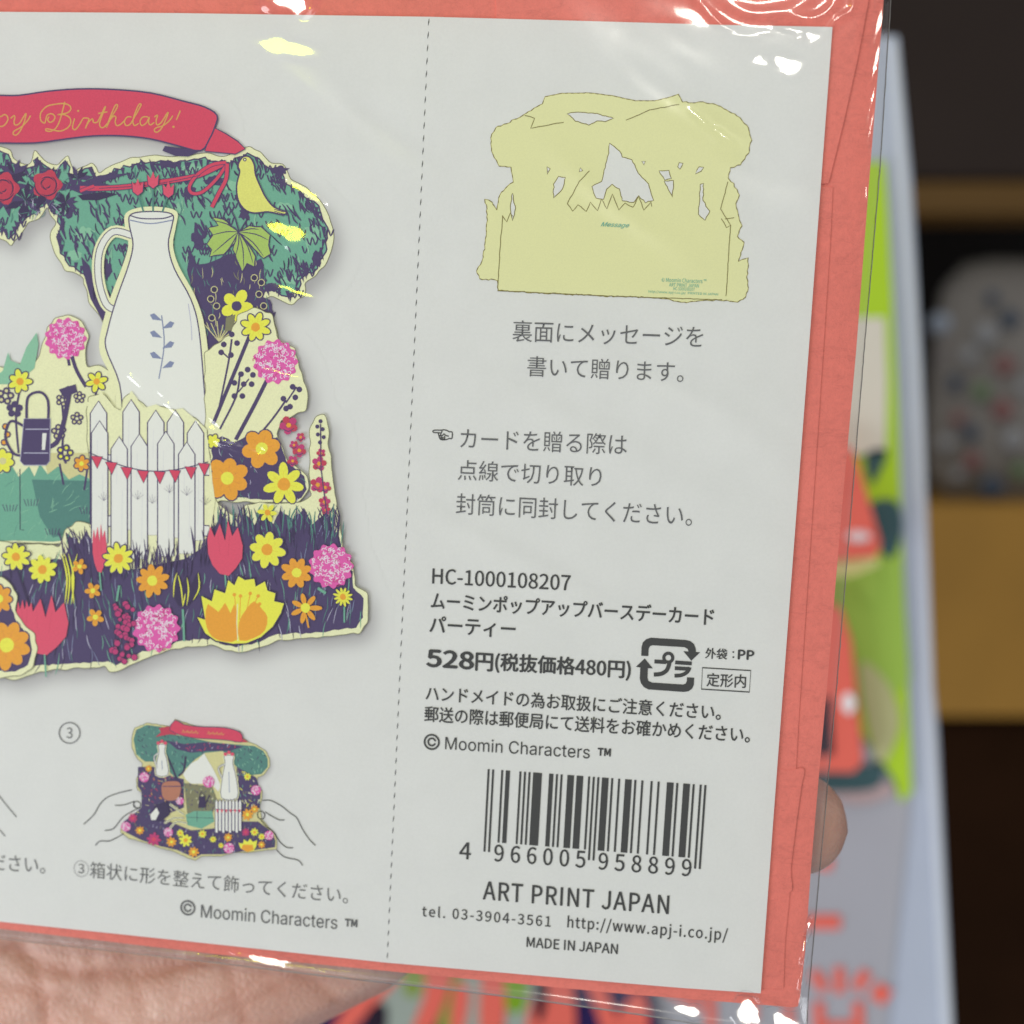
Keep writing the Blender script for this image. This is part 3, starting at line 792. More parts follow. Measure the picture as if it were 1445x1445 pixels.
a.poly(TB([(160, 560), (340, 560), (340, 655), (300, 640), (260, 660), (220, 610), (180, 640)]), CREAM2)
a.build()

def daisy(cx, cy, r, n=8, petal=YEL, centre=ORG, layer=18, outline=True, parent=None, thin=0.30, sq=1.0, rot=None, name='daisy'):
    a = piece(name, layer, parent); rot = random.random() if rot is None else rot
    cr = r * 0.30
    def pet(k, g):
        t = rot + 2 * math.pi * k / n; L = r * random.Random(k * 7 + int(cx)).uniform(0.9, 1.06)
        m = (cr * 0.6 + L) / 2
        return [(cx + x, cy + y * sq) for x, y in ((m * math.cos(t) + (L - m + g) * math.cos(q) * math.cos(t) - (r * thin + g) * math.sin(q) * math.sin(t), m * math.sin(t) + (L - m + g) * math.cos(q) * math.sin(t) + (r * thin + g) * math.sin(q) * math.cos(t)) for q in np.linspace(0, 2 * math.pi, 13)[:-1])]
    if outline:
        for k in range(n): a.poly(pet(k, 1.7), NAVY)
    for k in range(n): a.poly(pet(k, 0), petal)
    for k in range(n):
        t = rot + 2 * math.pi * k / n
        a.line([(cx + cr * .8 * math.cos(t), cy + cr * .8 * math.sin(t) * sq), (cx + r * .62 * math.cos(t), cy + r * .62 * math.sin(t) * sq)], max(0.6, r * 0.03), ORG if petal is YEL else RED2, taper=True)
    a.poly(rough_line(circle(cx, cy, cr, 12, cr * sq), 0.35, 3), centre)
    return a.build()
def pom(cx, cy, r, layer=18, parent=None):
    a = piece('pompom_flower', layer, parent)
    a.poly([(cx + r * (1 + 0.08 * math.cos(13 * t)) * math.cos(t), cy + r * (1 + 0.08 * math.cos(13 * t)) * math.sin(t)) for t in np.linspace(0, 2 * math.pi, 66)[:-1]], PINK)
    for k in range(int(7 + r * 3.4)):
        t, q = random.random() * 6.28, r * math.sqrt(random.random()) * 0.9; x, y = cx + q * math.cos(t), cy + q * math.sin(t); d = random.random() * 6.28
        s = max(1.0, r * 0.07)
        a.line([(x + s * math.cos(d + g), y + s * math.sin(d + g)) for g in (0, 1.2, 2.4, 3.4)], max(0.6, r * .035), PINKW, smooth=2)
    for k in range(int(r * 0.7)):
        t, q = random.random() * 6.28, r * random.uniform(.3, 1); x, y = cx + q * math.cos(t), cy + q * math.sin(t); s = max(1., r * .09); d = random.random() * 6
        a.line([(x + s * math.cos(d + g), y + s * math.sin(d + g)) for g in (0, 1.2, 2.4)], max(.5, r * .03), MAG, smooth=2)
    return a.build()
def tulip(cx, cy, w, h, mat=TULIP, layer=17, parent=None, lean=0.0):
    a = piece('tulip', layer, parent)
    P = [(-.5, -.25), (-.42, -.5), (-.3, -.28), (-.15, -.55), (0, -.2), (.08, -.62), (.2, -.3), (.36, -.48), (.5, -.1), (.48, .15), (.3, .35), (.1, .5), (-.15, .46), (-.36, .28), (-.48, .05)]
    pts = [(cx + w * x + lean * y * h, cy + h * y) for x, y in P]
    a.poly(pts, mat)
    for x in (-.2, .12): a.line([(cx + w * x + lean * (-.3) * h, cy - h * .3), (cx + w * x * .7, cy + h * .1)], 1.1, RED2, taper=True)
    a.line([(cx, cy + h * .48), (cx + 2, cy + h * .9)], 2.2, TEAL)
    return a.build()

random.seed(21)
# flowers of the left clump
a = piece('stem', 10, lc)
for L, w in (([(270, 190), (290, 250), (325, 310)], 5), ([(255, 195), (262, 230)], 4), ([(75, 320), (60, 420), (70, 560)], 3), ([(235, 380), (240, 460), (235, 560), (250, 600)], 3), ([(225, 600), (240, 680)], 3), ([(330, 620), (318, 700)], 3), ([(365, 320), (350, 400)], 3)):
    a.line(TB(L), w, NAVY, smooth=4)
for cx, cy, r in ((235, 360, 26), (222, 480, 30), (245, 560, 34), (290, 430, 26), (55, 395, 32), (20, 345, 34), (300, 350, 24)):
    for k in range(5):
        t = k * 1.257 + cx; a.poly(circle(*B1(cx + r * .6 * math.cos(t), cy + r * .6 * math.sin(t)), r * .42 / 2.676, 8), NAVY)
        if cy != 395: a.poly(circle(*B1(cx + r * .6 * math.cos(t), cy + r * .6 * math.sin(t)), r * .2 / 2.676, 6), YEL if cy in (560,) else CREAM2)
for x, y in ((20, 460), (28, 490), (15, 520)): a.poly(circle(*B1(x, y), 5, 8), NAVY); a.poly(circle(*B1(x, y), 3, 8), ORG)
a.build()
pom(*B1(248, 128), 28, 11, lc)
daisy(*B1(75, 290), 17, 7, layer=11, parent=lc, thin=.24); daisy(*B1(365, 290), 15, 6, layer=11, parent=lc, thin=.24); daisy(*B1(308, 600), 11, 6, ORG, YEL, layer=11, parent=lc)
daisy(*B1(10, 590), 17, 7, YEL, CREAM2, layer=11, parent=lc)
# navy watering can standing on the bank
a = piece('watering_can', 12, lc)
canp = TB([(90, 430), (190, 430), (188, 590), (175, 606), (90, 606), (76, 590)])
for L in ([(180, 540), (225, 500), (262, 330), (250, 320)],): a.line(TB(L), 6.5, NAVY, smooth=4)
a.line(TB([(92, 460), (40, 440), (20, 500), (50, 560), (86, 570)]), 3.6, NAVY, smooth=5)
a.line(TB([(100, 430), (105, 350), (150, 330), (180, 360), (182, 430)]), 3.6, NAVY, smooth=5)
a.poly(TB([(222, 320), (285, 300), (292, 330), (240, 350)]), NAVY); a.poly(canp, NAVY); a.line(canp, 1.0, LILAC, closed=True)
a.line(TB([(96, 470), (184, 470)]), 1.4, LILAC); a.line(TB([(90, 560), (182, 560)]), 1.4, LILAC)
a.poly(TB([(160, 485), (176, 485), (170, 548), (158, 548)]), WHT)
a.build()

# ---- tall white enamel jug in front of the tree
jug = piece('jug', 13)
jo = catmull(TA([(535, 905), (600, 880), (690, 880), (752, 900), (748, 960), (735, 1040), (760, 1130), (830, 1260), (872, 1400)]) + TB([(800, 330), (810, 470), (790, 590), (520, 600), (448, 470), (430, 300)]) + TA([(425, 1500), (430, 1400), (470, 1260), (520, 1130), (545, 1040), (530, 960)]), 4)
jf = catmull(TA([(552, 915), (600, 900), (690, 900), (735, 915), (730, 960), (715, 1040), (740, 1140), (810, 1270), (845, 1400)]) + TB([(772, 330), (782, 470), (765, 580), (520, 590), (470, 470), (452, 300)]) + TA([(450, 1480), (458, 1400), (495, 1270), (545, 1130), (565, 1040), (550, 960)]), 4)
jug.poly(jo, CREAM)
hd = catmull(TA([(560, 1000), (480, 985), (425, 1060), (418, 1180), (450, 1290), (500, 1320)]), 5, False)
jug.line(hd, 17, CREAM); jug.line(hd, 10.5, NAVY); jug.line(hd, 8.0, WHT)
jug.poly(jf, WHT); jug.line(jf, 1.8, NAVY, closed=True)
jug.line(TA([(552, 935), (640, 950), (733, 935)]), 1.6, BLUE, smooth=4)
jug.line(TA([(552, 915), (600, 928), (690, 928), (735, 915)]), 1.7, NAVY, smooth=4)
jug.line(TA([(800, 1290), (812, 1380), (815, 1445)]), 1.0, LILAC, smooth=4)
jo_ = jug.build()
a = piece('jug_tulips', 14, jo_)
for bx, tx, ty in ((610, 585, 800), (650, 650, 770), (690, 715, 810)):
    a.line(TA([(bx, 900), ((bx + tx) / 2, 860), (tx, ty + 20)]), 2.4, TEAL2, smooth=3)
    a.poly(TA([(tx - 26, ty - 30), (tx - 10, ty - 12), (tx, ty - 42), (tx + 10, ty - 12), (tx + 26, ty - 30), (tx + 22, ty + 15), (tx, ty + 32), (tx - 22, ty + 15)]), TULIP)
    a.line(TA([(tx - 26, ty - 30), (tx - 22, ty + 15), (tx, ty + 32), (tx + 22, ty + 15), (tx + 26, ty - 30)]), 1.2, NAVY)
a.build()
a = piece('jug_sprig', 14, jo_)
a.line(TB([(600, 280), (620, 150), (610, 40)]), 1.6, BLUE, smooth=4)
for y, s in ((240, 1), (205, -1), (165, 1), (125, -1), (90, 1), (60, -1)):
    a.poly(TB([(612, y), (612 + s * 30, y - 28), (612 + s * 46, y - 22), (612 + s * 36, y - 4)]), BLUE)
a.build()

# ---- bush with stems at the right
bs = cutout('flower_bush', bush_out, 15, CREAM)
a = piece('stem', 16, bs)
ground = TB([(800, 520), (840, 500), (880, 520), (930, 500), (1000, 515), (1050, 500), (1080, 590), (1150, 650), (1155, 700), (1125, 738), (980, 735), (820, 722), (800, 640)])
a.poly(rough_line(ground, 1.5, 6), NAVY)
for L, w in (([(945, 110), (900, 220), (850, 340), (805, 450)], 5.2), ([(1010, 280), (960, 380), (890, 510)], 5.5), ([(875, 130), (862, 220), (825, 400)], 2.6), ([(905, 270), (890, 350), (830, 470)], 2.8), ([(1080, 360), (1030, 430), (980, 490)], 2.8), ([(940, 280), (900, 330)], 2), ([(840, 180), (862, 200)], 2), ([(1120, 310), (1080, 370)], 2.2)):
    a.line(TB(L), w, NAVY, smooth=4)
for x, y in ((875, 112), (845, 150), (895, 145), (835, 180), (872, 190), (910, 262), (885, 295), (935, 245), (955, 265), (920, 300), (950, 300), (885, 345), (915, 345), (1070, 355), (1095, 385), (1115, 350), (1080, 392), (1105, 310), (1130, 320)):
    a.poly(circle(*B1(x, y), 4.2, 9), NAVY)
hatch(a, ground, 40, 9, 0.8, [TEAL2, LILAC], 1.3, 0.7)
a.build()
daisy(*B1(965, 85), 21, 8, layer=17, parent=bs, thin=.22); pom(*B1(1040, 215), 30, 17, bs)
daisy(*B1(988, 542), 29, 6, ORG, YEL, layer=17, parent=bs, thin=.34); daisy(*B1(858, 655), 31, 7, ORG, YEL, layer=18, parent=bs, thin=.32)
daisy(*B1(1072, 678), 30, 7, YEL, ORG, layer=17, parent=bs, thin=.22); daisy(*B1(805, 515), 10, 6, YEL, YEL, layer=17, parent=bs)
fl = daisy(*A1(1005, 1300), 24, 5, YEL, NAVY, layer=6, parent=cnp, thin=.33)
a = piece('berry_sprig', 6, cnp)
for x, y in ((910, 1230), (895, 1270), (920, 1300), (1080, 1180), (1110, 1200), (1100, 1250), (900, 1350), (1120, 1300)):
    a.poly(circle(*A1(x, y), 5.2, 9), CREAM2); a.poly(circle(*A1(x, y), 4.0, 9), NAVY2)
for k in range(8): a.line(TA([(930, 1450), (870 + 26 * k, 1380 - 8 * (k % 3))]), 1.3, CREAM2)
a.poly(TA([(960, 1350), (1000, 1335), (990, 1400), (955, 1410)]), OLIVE)
a.build()

# ---- meadow
md = cutout('meadow', meadow_out, 16, CREAM)
nav = TB([(-300, 960), (-50, 930), (0, 1010), (40, 1000), (70, 980), (150, 960), (230, 960), (262, 920), (250, 860), (300, 900), (330, 850), (350, 900), (420, 890), (600, 960), (740, 880), (770, 830), (800, 850), (840, 800), (870, 830), (905, 840), (930, 790), (960, 830), (990, 780), (1030, 830), (1060, 770), (1100, 810), (1150, 770), (1180, 830), (1230, 780), (1260, 860), (1280, 850), (1290, 960), (1330, 1010), (1335, 1070), (1375, 1110), (1372, 1180), (1345, 1220), (1190, 1238), (1050, 1245), (950, 1282), (890, 1292), (850, 1284), (800, 1262), (700, 1268), (540, 1310), (440, 1362), (405, 1345), (150, 1362), (90, 1375), (50, 1385), (-300, 1360)])
a = piece('meadow_ground', 17, md); random.seed(31)
a.poly(rough_line(nav, 1.5, 6), NAVY); a.build()
a = piece('grass_blades', 18, md)
def gang(x, y): return -1.57 + 0.25 * math.sin(x * 0.03)
hatch(a, nav, 520, 24, 1.1, [TEAL2, LILAC, NAVY2, NAVY2, BLUE, TEAL], gang, 0.22, 0.15)
for k in range(150):
    x = random.uniform(780, 1290); y = random.uniform(770, 860)
    a.line(TB([(x, y + 70), (x + random.uniform(-8, 8), y + 20), (x + random.uniform(-22, 22), y - 20)]), 1.9, random.choice([NAVY, NAVY, NAVY2, TEAL2]), smooth=2, taper=True)
for k in range(70):
    x = random.uniform(235, 420); y = random.uniform(850, 1000)
    a.line(TB([(x, y + 80), (x + random.uniform(-8, 8), y + 20), (x - random.uniform(0, 26), y - 20)]), 1.7, random.choice([NAVY, NAVY, NAVY2]), smooth=2, taper=True)
a.build(kind=None)
# red flower spikes at the right
a = piece('red_flower_spike', 19, md)
for x, y, r in ((1090, 455, 40), (1130, 550, 30), (1105, 590, 24), (1205, 600, 32), (1212, 560, 20), (1200, 680, 34), (1228, 690, 26), (1225, 745, 26), (1230, 775, 20), (1135, 500, 20), (1110, 530, 20)):
    for k in range(5):
        t = k * 1.257 + x; a.poly(circle(*B1(x + r * .55 * math.cos(t), y + r * .55 * math.sin(t)), r * .36 / 2.676, 7), RED2 if k % 2 else MAG)
    a.poly(circle(*B1(x, y), r * .25 / 2.676, 6), ORG)
    a.line(TB([(x - r * .5, y + r * .4), (x, y + r * .6), (x + r * .5, y + r * .3)]), 1.2, NAVY)
for x, y in ((1210, 440), (1198, 460), (1218, 470), (1200, 490), (1222, 500), (1208, 520)): a.poly(circle(*B1(x, y), 3, 7), NAVY)
a.line(TB([(1210, 450), (1212, 620), (1235, 800)]), 1.6, NAVY)
a.build()

# ---- white picket fence with a string of red pennants (front of the meadow)
fence = piece('picket_fence', 20)
fo = TB([(330, 370), (385, 330), (430, 385), (455, 400), (495, 325), (545, 390), (590, 375), (640, 400), (690, 392), (780, 470), (800, 640), (812, 740), (790, 900), (700, 960), (500, 1000), (400, 960), (350, 830)])
fence.poly(rough_line(fo, .6, 8), CREAM)
fn = fence.build()
rails = piece('rail', 21, fn)
for y0_, y1_ in ((560, 600), (790, 830)):
    r_ = TB([(345, y0_), (790, y0_ + 45), (790, y1_ + 45), (345, y1_)]); rails.poly(r_, WHT); rails.line(r_, 1.4, NAVY, closed=True)
rails.build()
for x, t_, b_, ly in ((372, 365, 830, 22), (495, 360, 850, 22), (588, 400, 870, 22), (662, 400, 880, 22), (738, 440, 890, 22), (376, 440, 900, 23), (450, 500, 960, 23), (526, 490, 960, 23), (626, 480, 950, 23), (705, 520, 940, 23)):
    a = piece('picket', ly, fn); w = 31
    P = TB([(x - w, b_), (x - w, t_ + 45), (x, t_ - 2), (x + w, t_ + 45), (x + w, b_)])
    a.poly(P, WHT); a.line(P, 1.6, NAVY, closed=True)
    a.line(TB([(x - 8, t_ + 70), (x - 10, t_ + 180)]), .8, LILAC, taper=True); a.line(TB([(x + 12, t_ + 200), (x + 9, b_ - 60)]), .8, LILAC, taper=True)
    a.build()
a = piece('pennant_string', 25, fn)
def ss(x): return 560 + 50 * math.sin((x - 340) / 440 * math.pi) + (x - 340) * .08
a.line(TB([(x, ss(x)) for x in range(335, 800, 15)]), 1.3, NAVY)
for x in (365, 420, 478, 540, 602, 660, 720, 770):
    y = ss(x); p = TB([(x - 22, y), (x + 22, y + 3), (x + 2, y + 48)]); a.poly(p, RED); a.line(p, 1.3, NAVY, closed=True)
for x, y in ((392, 720), (520, 715), (575, 730), (640, 690), (705, 700), (775, 735)):
    for q in range(5): a.line(TB([(x, y + 20), (x - 22 + q * 11, y - 14 + abs(q - 2) * 8)]), 1.4, NAVY, taper=True)
a.build()

# ---- meadow flowers in front
random.seed(41)
fg = piece('grass_blades', 25, md)
for k in range(80):
    x = random.uniform(400, 790); y = random.uniform(930, 990) - (x > 720) * 50
    fg.line(TB([(x, y + 60), (x + random.uniform(-6, 6), y + 10), (x + random.uniform(-18, 18), y - random.uniform(10, 60))]), 1.9, random.choice([NAVY, NAVY, NAVY2]), smooth=2, taper=True)
fg.build()
FL = 27
tulip(*B1(376, 930), 20, 62, layer=26, parent=md); tulip(*B1(850, 930), 50, 70, layer=26, parent=md)
tulip(*B1(168, 1222), 66, 76, layer=26, parent=md, lean=-.1); tulip(*B1(95, 1190), 24, 52, layer=26, parent=md)
for x, y, r, n, pe, ce, th in ((60, 952, 20, 9, YEL, ORG, .2), (160, 1000, 21, 9, YEL, ORG, .22), (447, 958, 22, 10, YEL, ORG, .18), (575, 1042, 24, 9, ORG, YEL, .22), (1008, 925, 27, 8, YEL, ORG, .24), (1120, 1012, 23, 8, ORG, YEL, .24), (1153, 1145, 23, 7, ORG, YEL, .16), (1295, 1103, 14, 12, YEL, ORG, .13), (300, 988, 11, 5, ORG, YEL, .3), (350, 1080, 12, 5, ORG, YEL, .3), (360, 1180, 13, 5, ORG, YEL, .3), (1010, 785, 14, 6, YEL, ORG, .22)):
    daisy(*B1(x, y), r, n, pe, ce, layer=FL, parent=md, thin=th, outline=(r > 15 and y < 1000))
pom(*B1(1250, 987), 30, FL, md); pom(*B1(590, 1222), 32, FL, md)
a = piece('stem', 26, md)
for L, w, mt in (([(690, 1150), (693, 1210), (695, 1270)], 3, TEAL), ([(1300, 1140), (1300, 1200)], 2.4, TEAL), ([(1155, 1170), (1165, 1220)], 2.4, ORG), ([(60, 980), (85, 1060), (110, 1140)], 2.2, NAVY2), ([(1000, 800), (1010, 860)], 2, TEAL2), ([(450, 1060), (440, 1120)], 3, TEAL), ([(1200, 1070), (1230, 1090)], 4, TEAL)):
    a.line(TB(L), w, mt, smooth=3)
for x0_, s in ((255, 1), (280, -1), (245, 1), (270, 1)):
    a.line(TB([(x0_, 1130), (x0_ + 8 * s, 1030), (x0_ - 12 * s, 940)]), 2.4, YEL, smooth=3, taper=True)
a.build()
# closed bud with yellow edges
a = piece('bud', FL, md)
a.poly(TB([(655, 1100), (665, 1010), (685, 1060), (705, 1020), (715, 1070), (745, 1010), (758, 1060), (735, 1110), (700, 1140), (672, 1135)]), NAVY2)
for L in ([(655, 1105), (658, 1050), (668, 1012)], [(690, 1135), (684, 1070), (672, 1020)], [(705, 1135), (712, 1080), (706, 1030)], [(730, 1115), (752, 1070), (748, 1012)], [(690, 1140), (700, 1090)]):
    a.line(TB(L), 2.0, YEL, smooth=3, taper=True)
a.build()
# water lily
a = piece('lily', FL, md)
lil = TB([(775, 1240), (745, 1180), (775, 1190), (760, 1100), (800, 1120), (810, 1075), (850, 1090), (862, 1040), (885, 1060), (900, 1025), (925, 1040), (960, 1035), (965, 1065), (1000, 1045), (1010, 1080), (1040, 1090), (1035, 1120), (1072, 1128), (1060, 1165), (1030, 1215), (985, 1255), (930, 1278), (880, 1280), (815, 1268)])
a.line(lil, 4, NAVY2, closed=True); a.poly(lil, YEL)
for p in ([(790, 1240), (775, 1190), (785, 1130), (825, 1160), (850, 1125), (870, 1165), (885, 1130), (895, 1190), (895, 1265), (850, 1272), (815, 1262)], [(905, 1268), (902, 1200), (930, 1150), (960, 1120), (990, 1150), (1010, 1180), (1000, 1230), (960, 1258)]):
    a.poly(catmull(TB(p), 2), ORG)
for x0_, x1_, y_ in ((895, 885, 1095), (905, 908, 1100), (925, 945, 1090), (935, 975, 1100), (915, 980, 1130)):
    a.line(TB([(x0_, 1190), ((x0_ + x1_) / 2, 1140), (x1_, y_)]), 1.2, ORG, smooth=3); a.poly(circle(*B1(x1_, y_), 2.6, 8), ORG)
a.line(TB([(897, 1130), (894, 1200), (898, 1270)]), 1.3, CREAM)
a.build()
a = piece('berries', FL, md)
for k in range(42):
    x = random.uniform(422, 500) + random.uniform(-5, 15); y = 1130 + k * 5.3; p = circle(*B1(x, y), random.uniform(3.2, 5), 7); a.poly(p, MAG); a.line(p, .9, NAVY2, closed=True)
a.build()
# cream edged clump with orange daisies, bottom left
cl = cutout('corner_clump', TB([(-300, 1090), (-60, 1060), (0, 1025), (40, 1050), (65, 1100), (60, 1160), (95, 1215), (130, 1240), (142, 1300), (125, 1370), (80, 1400), (0, 1410), (-300, 1400)]), 28, CREAM)
a = piece('meadow_ground', 29, cl); a.poly(rough_line(TB([(-300, 1120), (0, 1060), (30, 1080), (45, 1150), (70, 1210), (110, 1250), (122, 1300), (105, 1360), (60, 1385), (-300, 1380)]), 1, 6), NAVY); a.build()
daisy(*B1(25, 1285), 35, 9, ORG, YEL, layer=31, parent=cl, thin=.26); daisy(*B1(-5, 1110), 21, 8, ORG, YEL, layer=30, parent=cl, thin=.26); daisy(*B1(-140, 1250), 34, 9, YEL, ORG, layer=30, parent=cl)

# ------------------------------------------------------------------ the small assembly picture, step 3
C1 = lambda x, y: (100 + x / 4.0139, 1000 + y / 4.0139)
def TC(L): return [C1(*p) for p in L]
small_out = [(345, 170), (360, 110), (430, 82), (500, 90), (560, 100), (590, 62), (700, 95), (800, 115), (870, 110), (960, 130), (975, 165), (1008, 190), (1050, 205), (1100, 235), (1125, 280), (1125, 330), (1090, 375), (1060, 390), (1050, 420), (1085, 470), (1080, 520), (1070, 560), (1080, 620), (1110, 660), (1150, 700), (1168, 750), (1165, 795), (1000, 815), (930, 815), (850, 835), (740, 835), (705, 858), (660, 845), (590, 810), (510, 790), (420, 760), (330, 735), (280, 700), (290, 650), (330, 620), (400, 580), (410, 480), (375, 460), (370, 400), (400, 350), (405, 310), (360, 260), (342, 210)]
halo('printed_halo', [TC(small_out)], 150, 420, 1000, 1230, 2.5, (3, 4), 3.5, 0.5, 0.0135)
sp = piece('assembly_picture', 1); random.seed(8)
so = rough_line(TC(small_out), .5, 4); sp.poly(so, CREAM2); sp.line(so, .8, OLIVE, closed=True)
sp = sp.build()
a = piece('foliage', 2, sp)
can = TC([(355, 175), (370, 120), (430, 92), (520, 105), (600, 150), (800, 190), (900, 200), (1040, 212), (1090, 240), (1115, 285), (1115, 330), (1080, 370), (1000, 380), (940, 330), (860, 240), (760, 250), (700, 290), (640, 350), (600, 400), (500, 300), (420, 300), (370, 260)])
a.poly(can, TEAL2); hatch(a, can, 150, 5, .9, [NAVY, NAVY2, TEAL, TEAL3], 1.2, .9)
gar = TC([(540, 180), (640, 200), (760, 190), (880, 200), (980, 215), (900, 240), (780, 240), (680, 250), (600, 230)]); a.poly(gar, NAVY); hatch(a, gar, 26, 4, .9, [MAG, RED2, LILAC], 0, 3)
midp = TC([(380, 330), (480, 330), (560, 380), (640, 400), (640, 560), (440, 640), (330, 620), (400, 560), (400, 470), (378, 440)]); a.poly(midp, NAVY); hatch(a, midp, 90, 5, 1.0, [TEAL, RED2, ORG, CREAM2, OLIVE], 1.2, 1)
rp = TC([(940, 330), (1050, 390), (1075, 470), (1070, 560), (960, 620), (940, 480)]); a.poly(rp, NAVY); hatch(a, rp, 60, 5, 1.0, [TEAL, CREAM, YEL, OLIVE], 1.2, 1)
cb = TC([(640, 420), (700, 430), (800, 440), (830, 520), (800, 600), (660, 600)]); a.poly(cb, OLIVE); hatch(a, cb, 60, 4, .9, [NAVY, CREAM, NAVY, TEAL2], 1.4, .8)
a.poly(TC([(650, 600), (700, 580), (800, 580), (812, 640), (740, 680), (660, 660)]), TEAL)
a.line(TC([(715, 580), (715, 640)]), .7, NAVY2); a.line(TC([(655, 615), (810, 620)]), .6, NAVY2)
a.build()
a = piece('clearing', 3, sp)
a.poly(TC([(755, 252), (775, 290), (800, 330), (830, 390), (850, 440), (835, 470), (800, 430), (740, 425), (680, 425), (650, 400), (635, 370), (680, 310), (720, 290)]), WHT)
for L in ([(500, 190), (560, 300), (600, 400)], [(650, 270), (640, 350), (610, 380)]): a.line(TC(L), 2.6, NAVY2, smooth=3)
a.build()
a = piece('meadow_ground', 4, sp)
mg = TC([(290, 690), (300, 640), (350, 600), (440, 600), (560, 640), (680, 690), (800, 680), (960, 640), (1060, 640), (1140, 700), (1158, 750), (1155, 785), (1000, 805), (850, 825), (740, 825), (700, 845), (600, 800), (510, 780), (400, 745)])
a.poly(mg, NAVY); hatch(a, mg, 160, 4.5, .8, [TEAL2, NAVY2, LILAC, OLIVE], -1.5, .5)
a.build()
for k, (x, y, r, kind) in enumerate([(312, 668, 27, 'p'), (552, 700, 26, 'p'), (895, 790, 30, 'p'), (1122, 718, 26, 'p'), (1048, 462, 28, 'p'), (780, 415, 32, 'p'), (415, 388, 28, 'p'), (618, 522, 22, 'p'),
                       (390, 690, 26, 'o'), (470, 740, 40, 'm'), (570, 755, 30, 'o'), (650, 745, 38, 'y'), (695, 812, 32, 'o'), (745, 710, 24, 'y'), (805, 740, 20, 'y'), (890, 730, 26, 'o'), (990, 700, 24, 'm'), (1040, 700, 24, 'y'), (1000, 600, 34, 'o'), (1040, 570, 24, 'o'), (1080, 770, 22, 'o'), (1080, 725, 20, 'y'), (620, 705, 22, 'y'), (350, 620, 28, 'm'), (440, 340, 20, 'o'), (850, 775, 16, 'y'), (1000, 385, 22, 'y')]):
    if kind == 'p': pom(*C1(x, y), r / 4.01, 8, sp)
    else: daisy(*C1(x, y), r / 4.01, 8, {'o': ORG, 'y': YEL, 'm': MAG}[kind], {'o': YEL, 'y': ORG, 'm': RED}[kind], layer=8, parent=sp, outline=False, thin=.22)
a = piece('lily', 9, sp)
L_ = TC([(960, 790), (950, 760), (975, 765), (980, 740), (1000, 755), (1015, 735), (1030, 755), (1055, 745), (1050, 780), (1035, 805), (1000, 812)]); a.poly(L_, YEL); a.poly(TC([(965, 795), (975, 770), (1030, 772), (1035, 800), (1000, 812)]), ORG); a.build()
a = piece('banner', 9, sp)
b_ = TC([(590, 66), (640, 90), (720, 102), (800, 105), (870, 108), (940, 125), (970, 150), (965, 190), (900, 180), (800, 172), (720, 168), (640, 155), (560, 120)]); b_ = catmull(b_, 2)
t1_ = TC([(500, 110), (570, 98), (600, 150), (560, 145), (480, 160), (510, 135)]); a.poly(t1_, RED2); a.poly(TC([(965, 165), (1005, 190), (925, 190)]), RED2)
a.poly(b_, RED); a.line(b_, .9, NAVY, closed=True)
for x in range(640, 860, 24):
    if 725 < x < 765: continue
    y = 128 + (x - 620) * .06; a.line(TC([(x - 10, y + 8), (x - 3, y - 9), (x + 3, y + 8), (x + 12, y - 2)]), .7, GOLD, smooth=3)
a.build()
def mini_jug(x, y0_, y1_, w):
    a = piece('jug', 7, sp)
    P = [(x - w * .5, y0_), (x + w * .5, y0_), (x + w * .42, y0_ + 40), (x + w * .8, (y0_ + y1_) / 2 + 10), (x + w * .9, y1_), (x - w * .8, y1_), (x - w * .72, (y0_ + y1_) / 2 + 10), (x - w * .42, y0_ + 40)]
    P = catmull(TC(P), 3); a.line(P, 3.2, CREAM, closed=True); a.poly(P, WHT); a.line(P, .9, NAVY, closed=True)
    h = TC([(x - w * .4, y0_ + 45), (x - w * 1.15, y0_ + 70), (x - w * .7, y0_ + 130)]); a.line(h, 2.4, NAVY, smooth=4); a.line(h, 1.3, WHT, smooth=4)
    a.line(TC([(x, y0_ + 90), (x + 3, y1_ - 30)]), .9, BLUE)
    for q in (-20, 0, 20): a.poly(circle(*C1(x + q, y0_ - 10 - (q == 0) * 10), 2.6, 7), TULIP)
    a.build()
mini_jug(515, 205, 375, 38); mini_jug(895, 268, 505, 52)
a = piece('picket_fence', 9, sp)
for k in range(8):
    x = 825 + k * 19; P = TC([(x - 8, 700 - (k % 2) * 10), (x - 8, 530), (x, 512), (x + 8, 530), (x + 8, 705 - (k % 2) * 10)]); a.poly(P, WHT); a.line(P, .8, NAVY, closed=True)
a.line(TC([(815, 570), (965, 580)]), 1.0, NAVY)
for k in range(6): a.poly(TC([(822 + k * 25, 571), (838 + k * 25, 572), (830 + k * 25, 592)]), RED)
a.build()
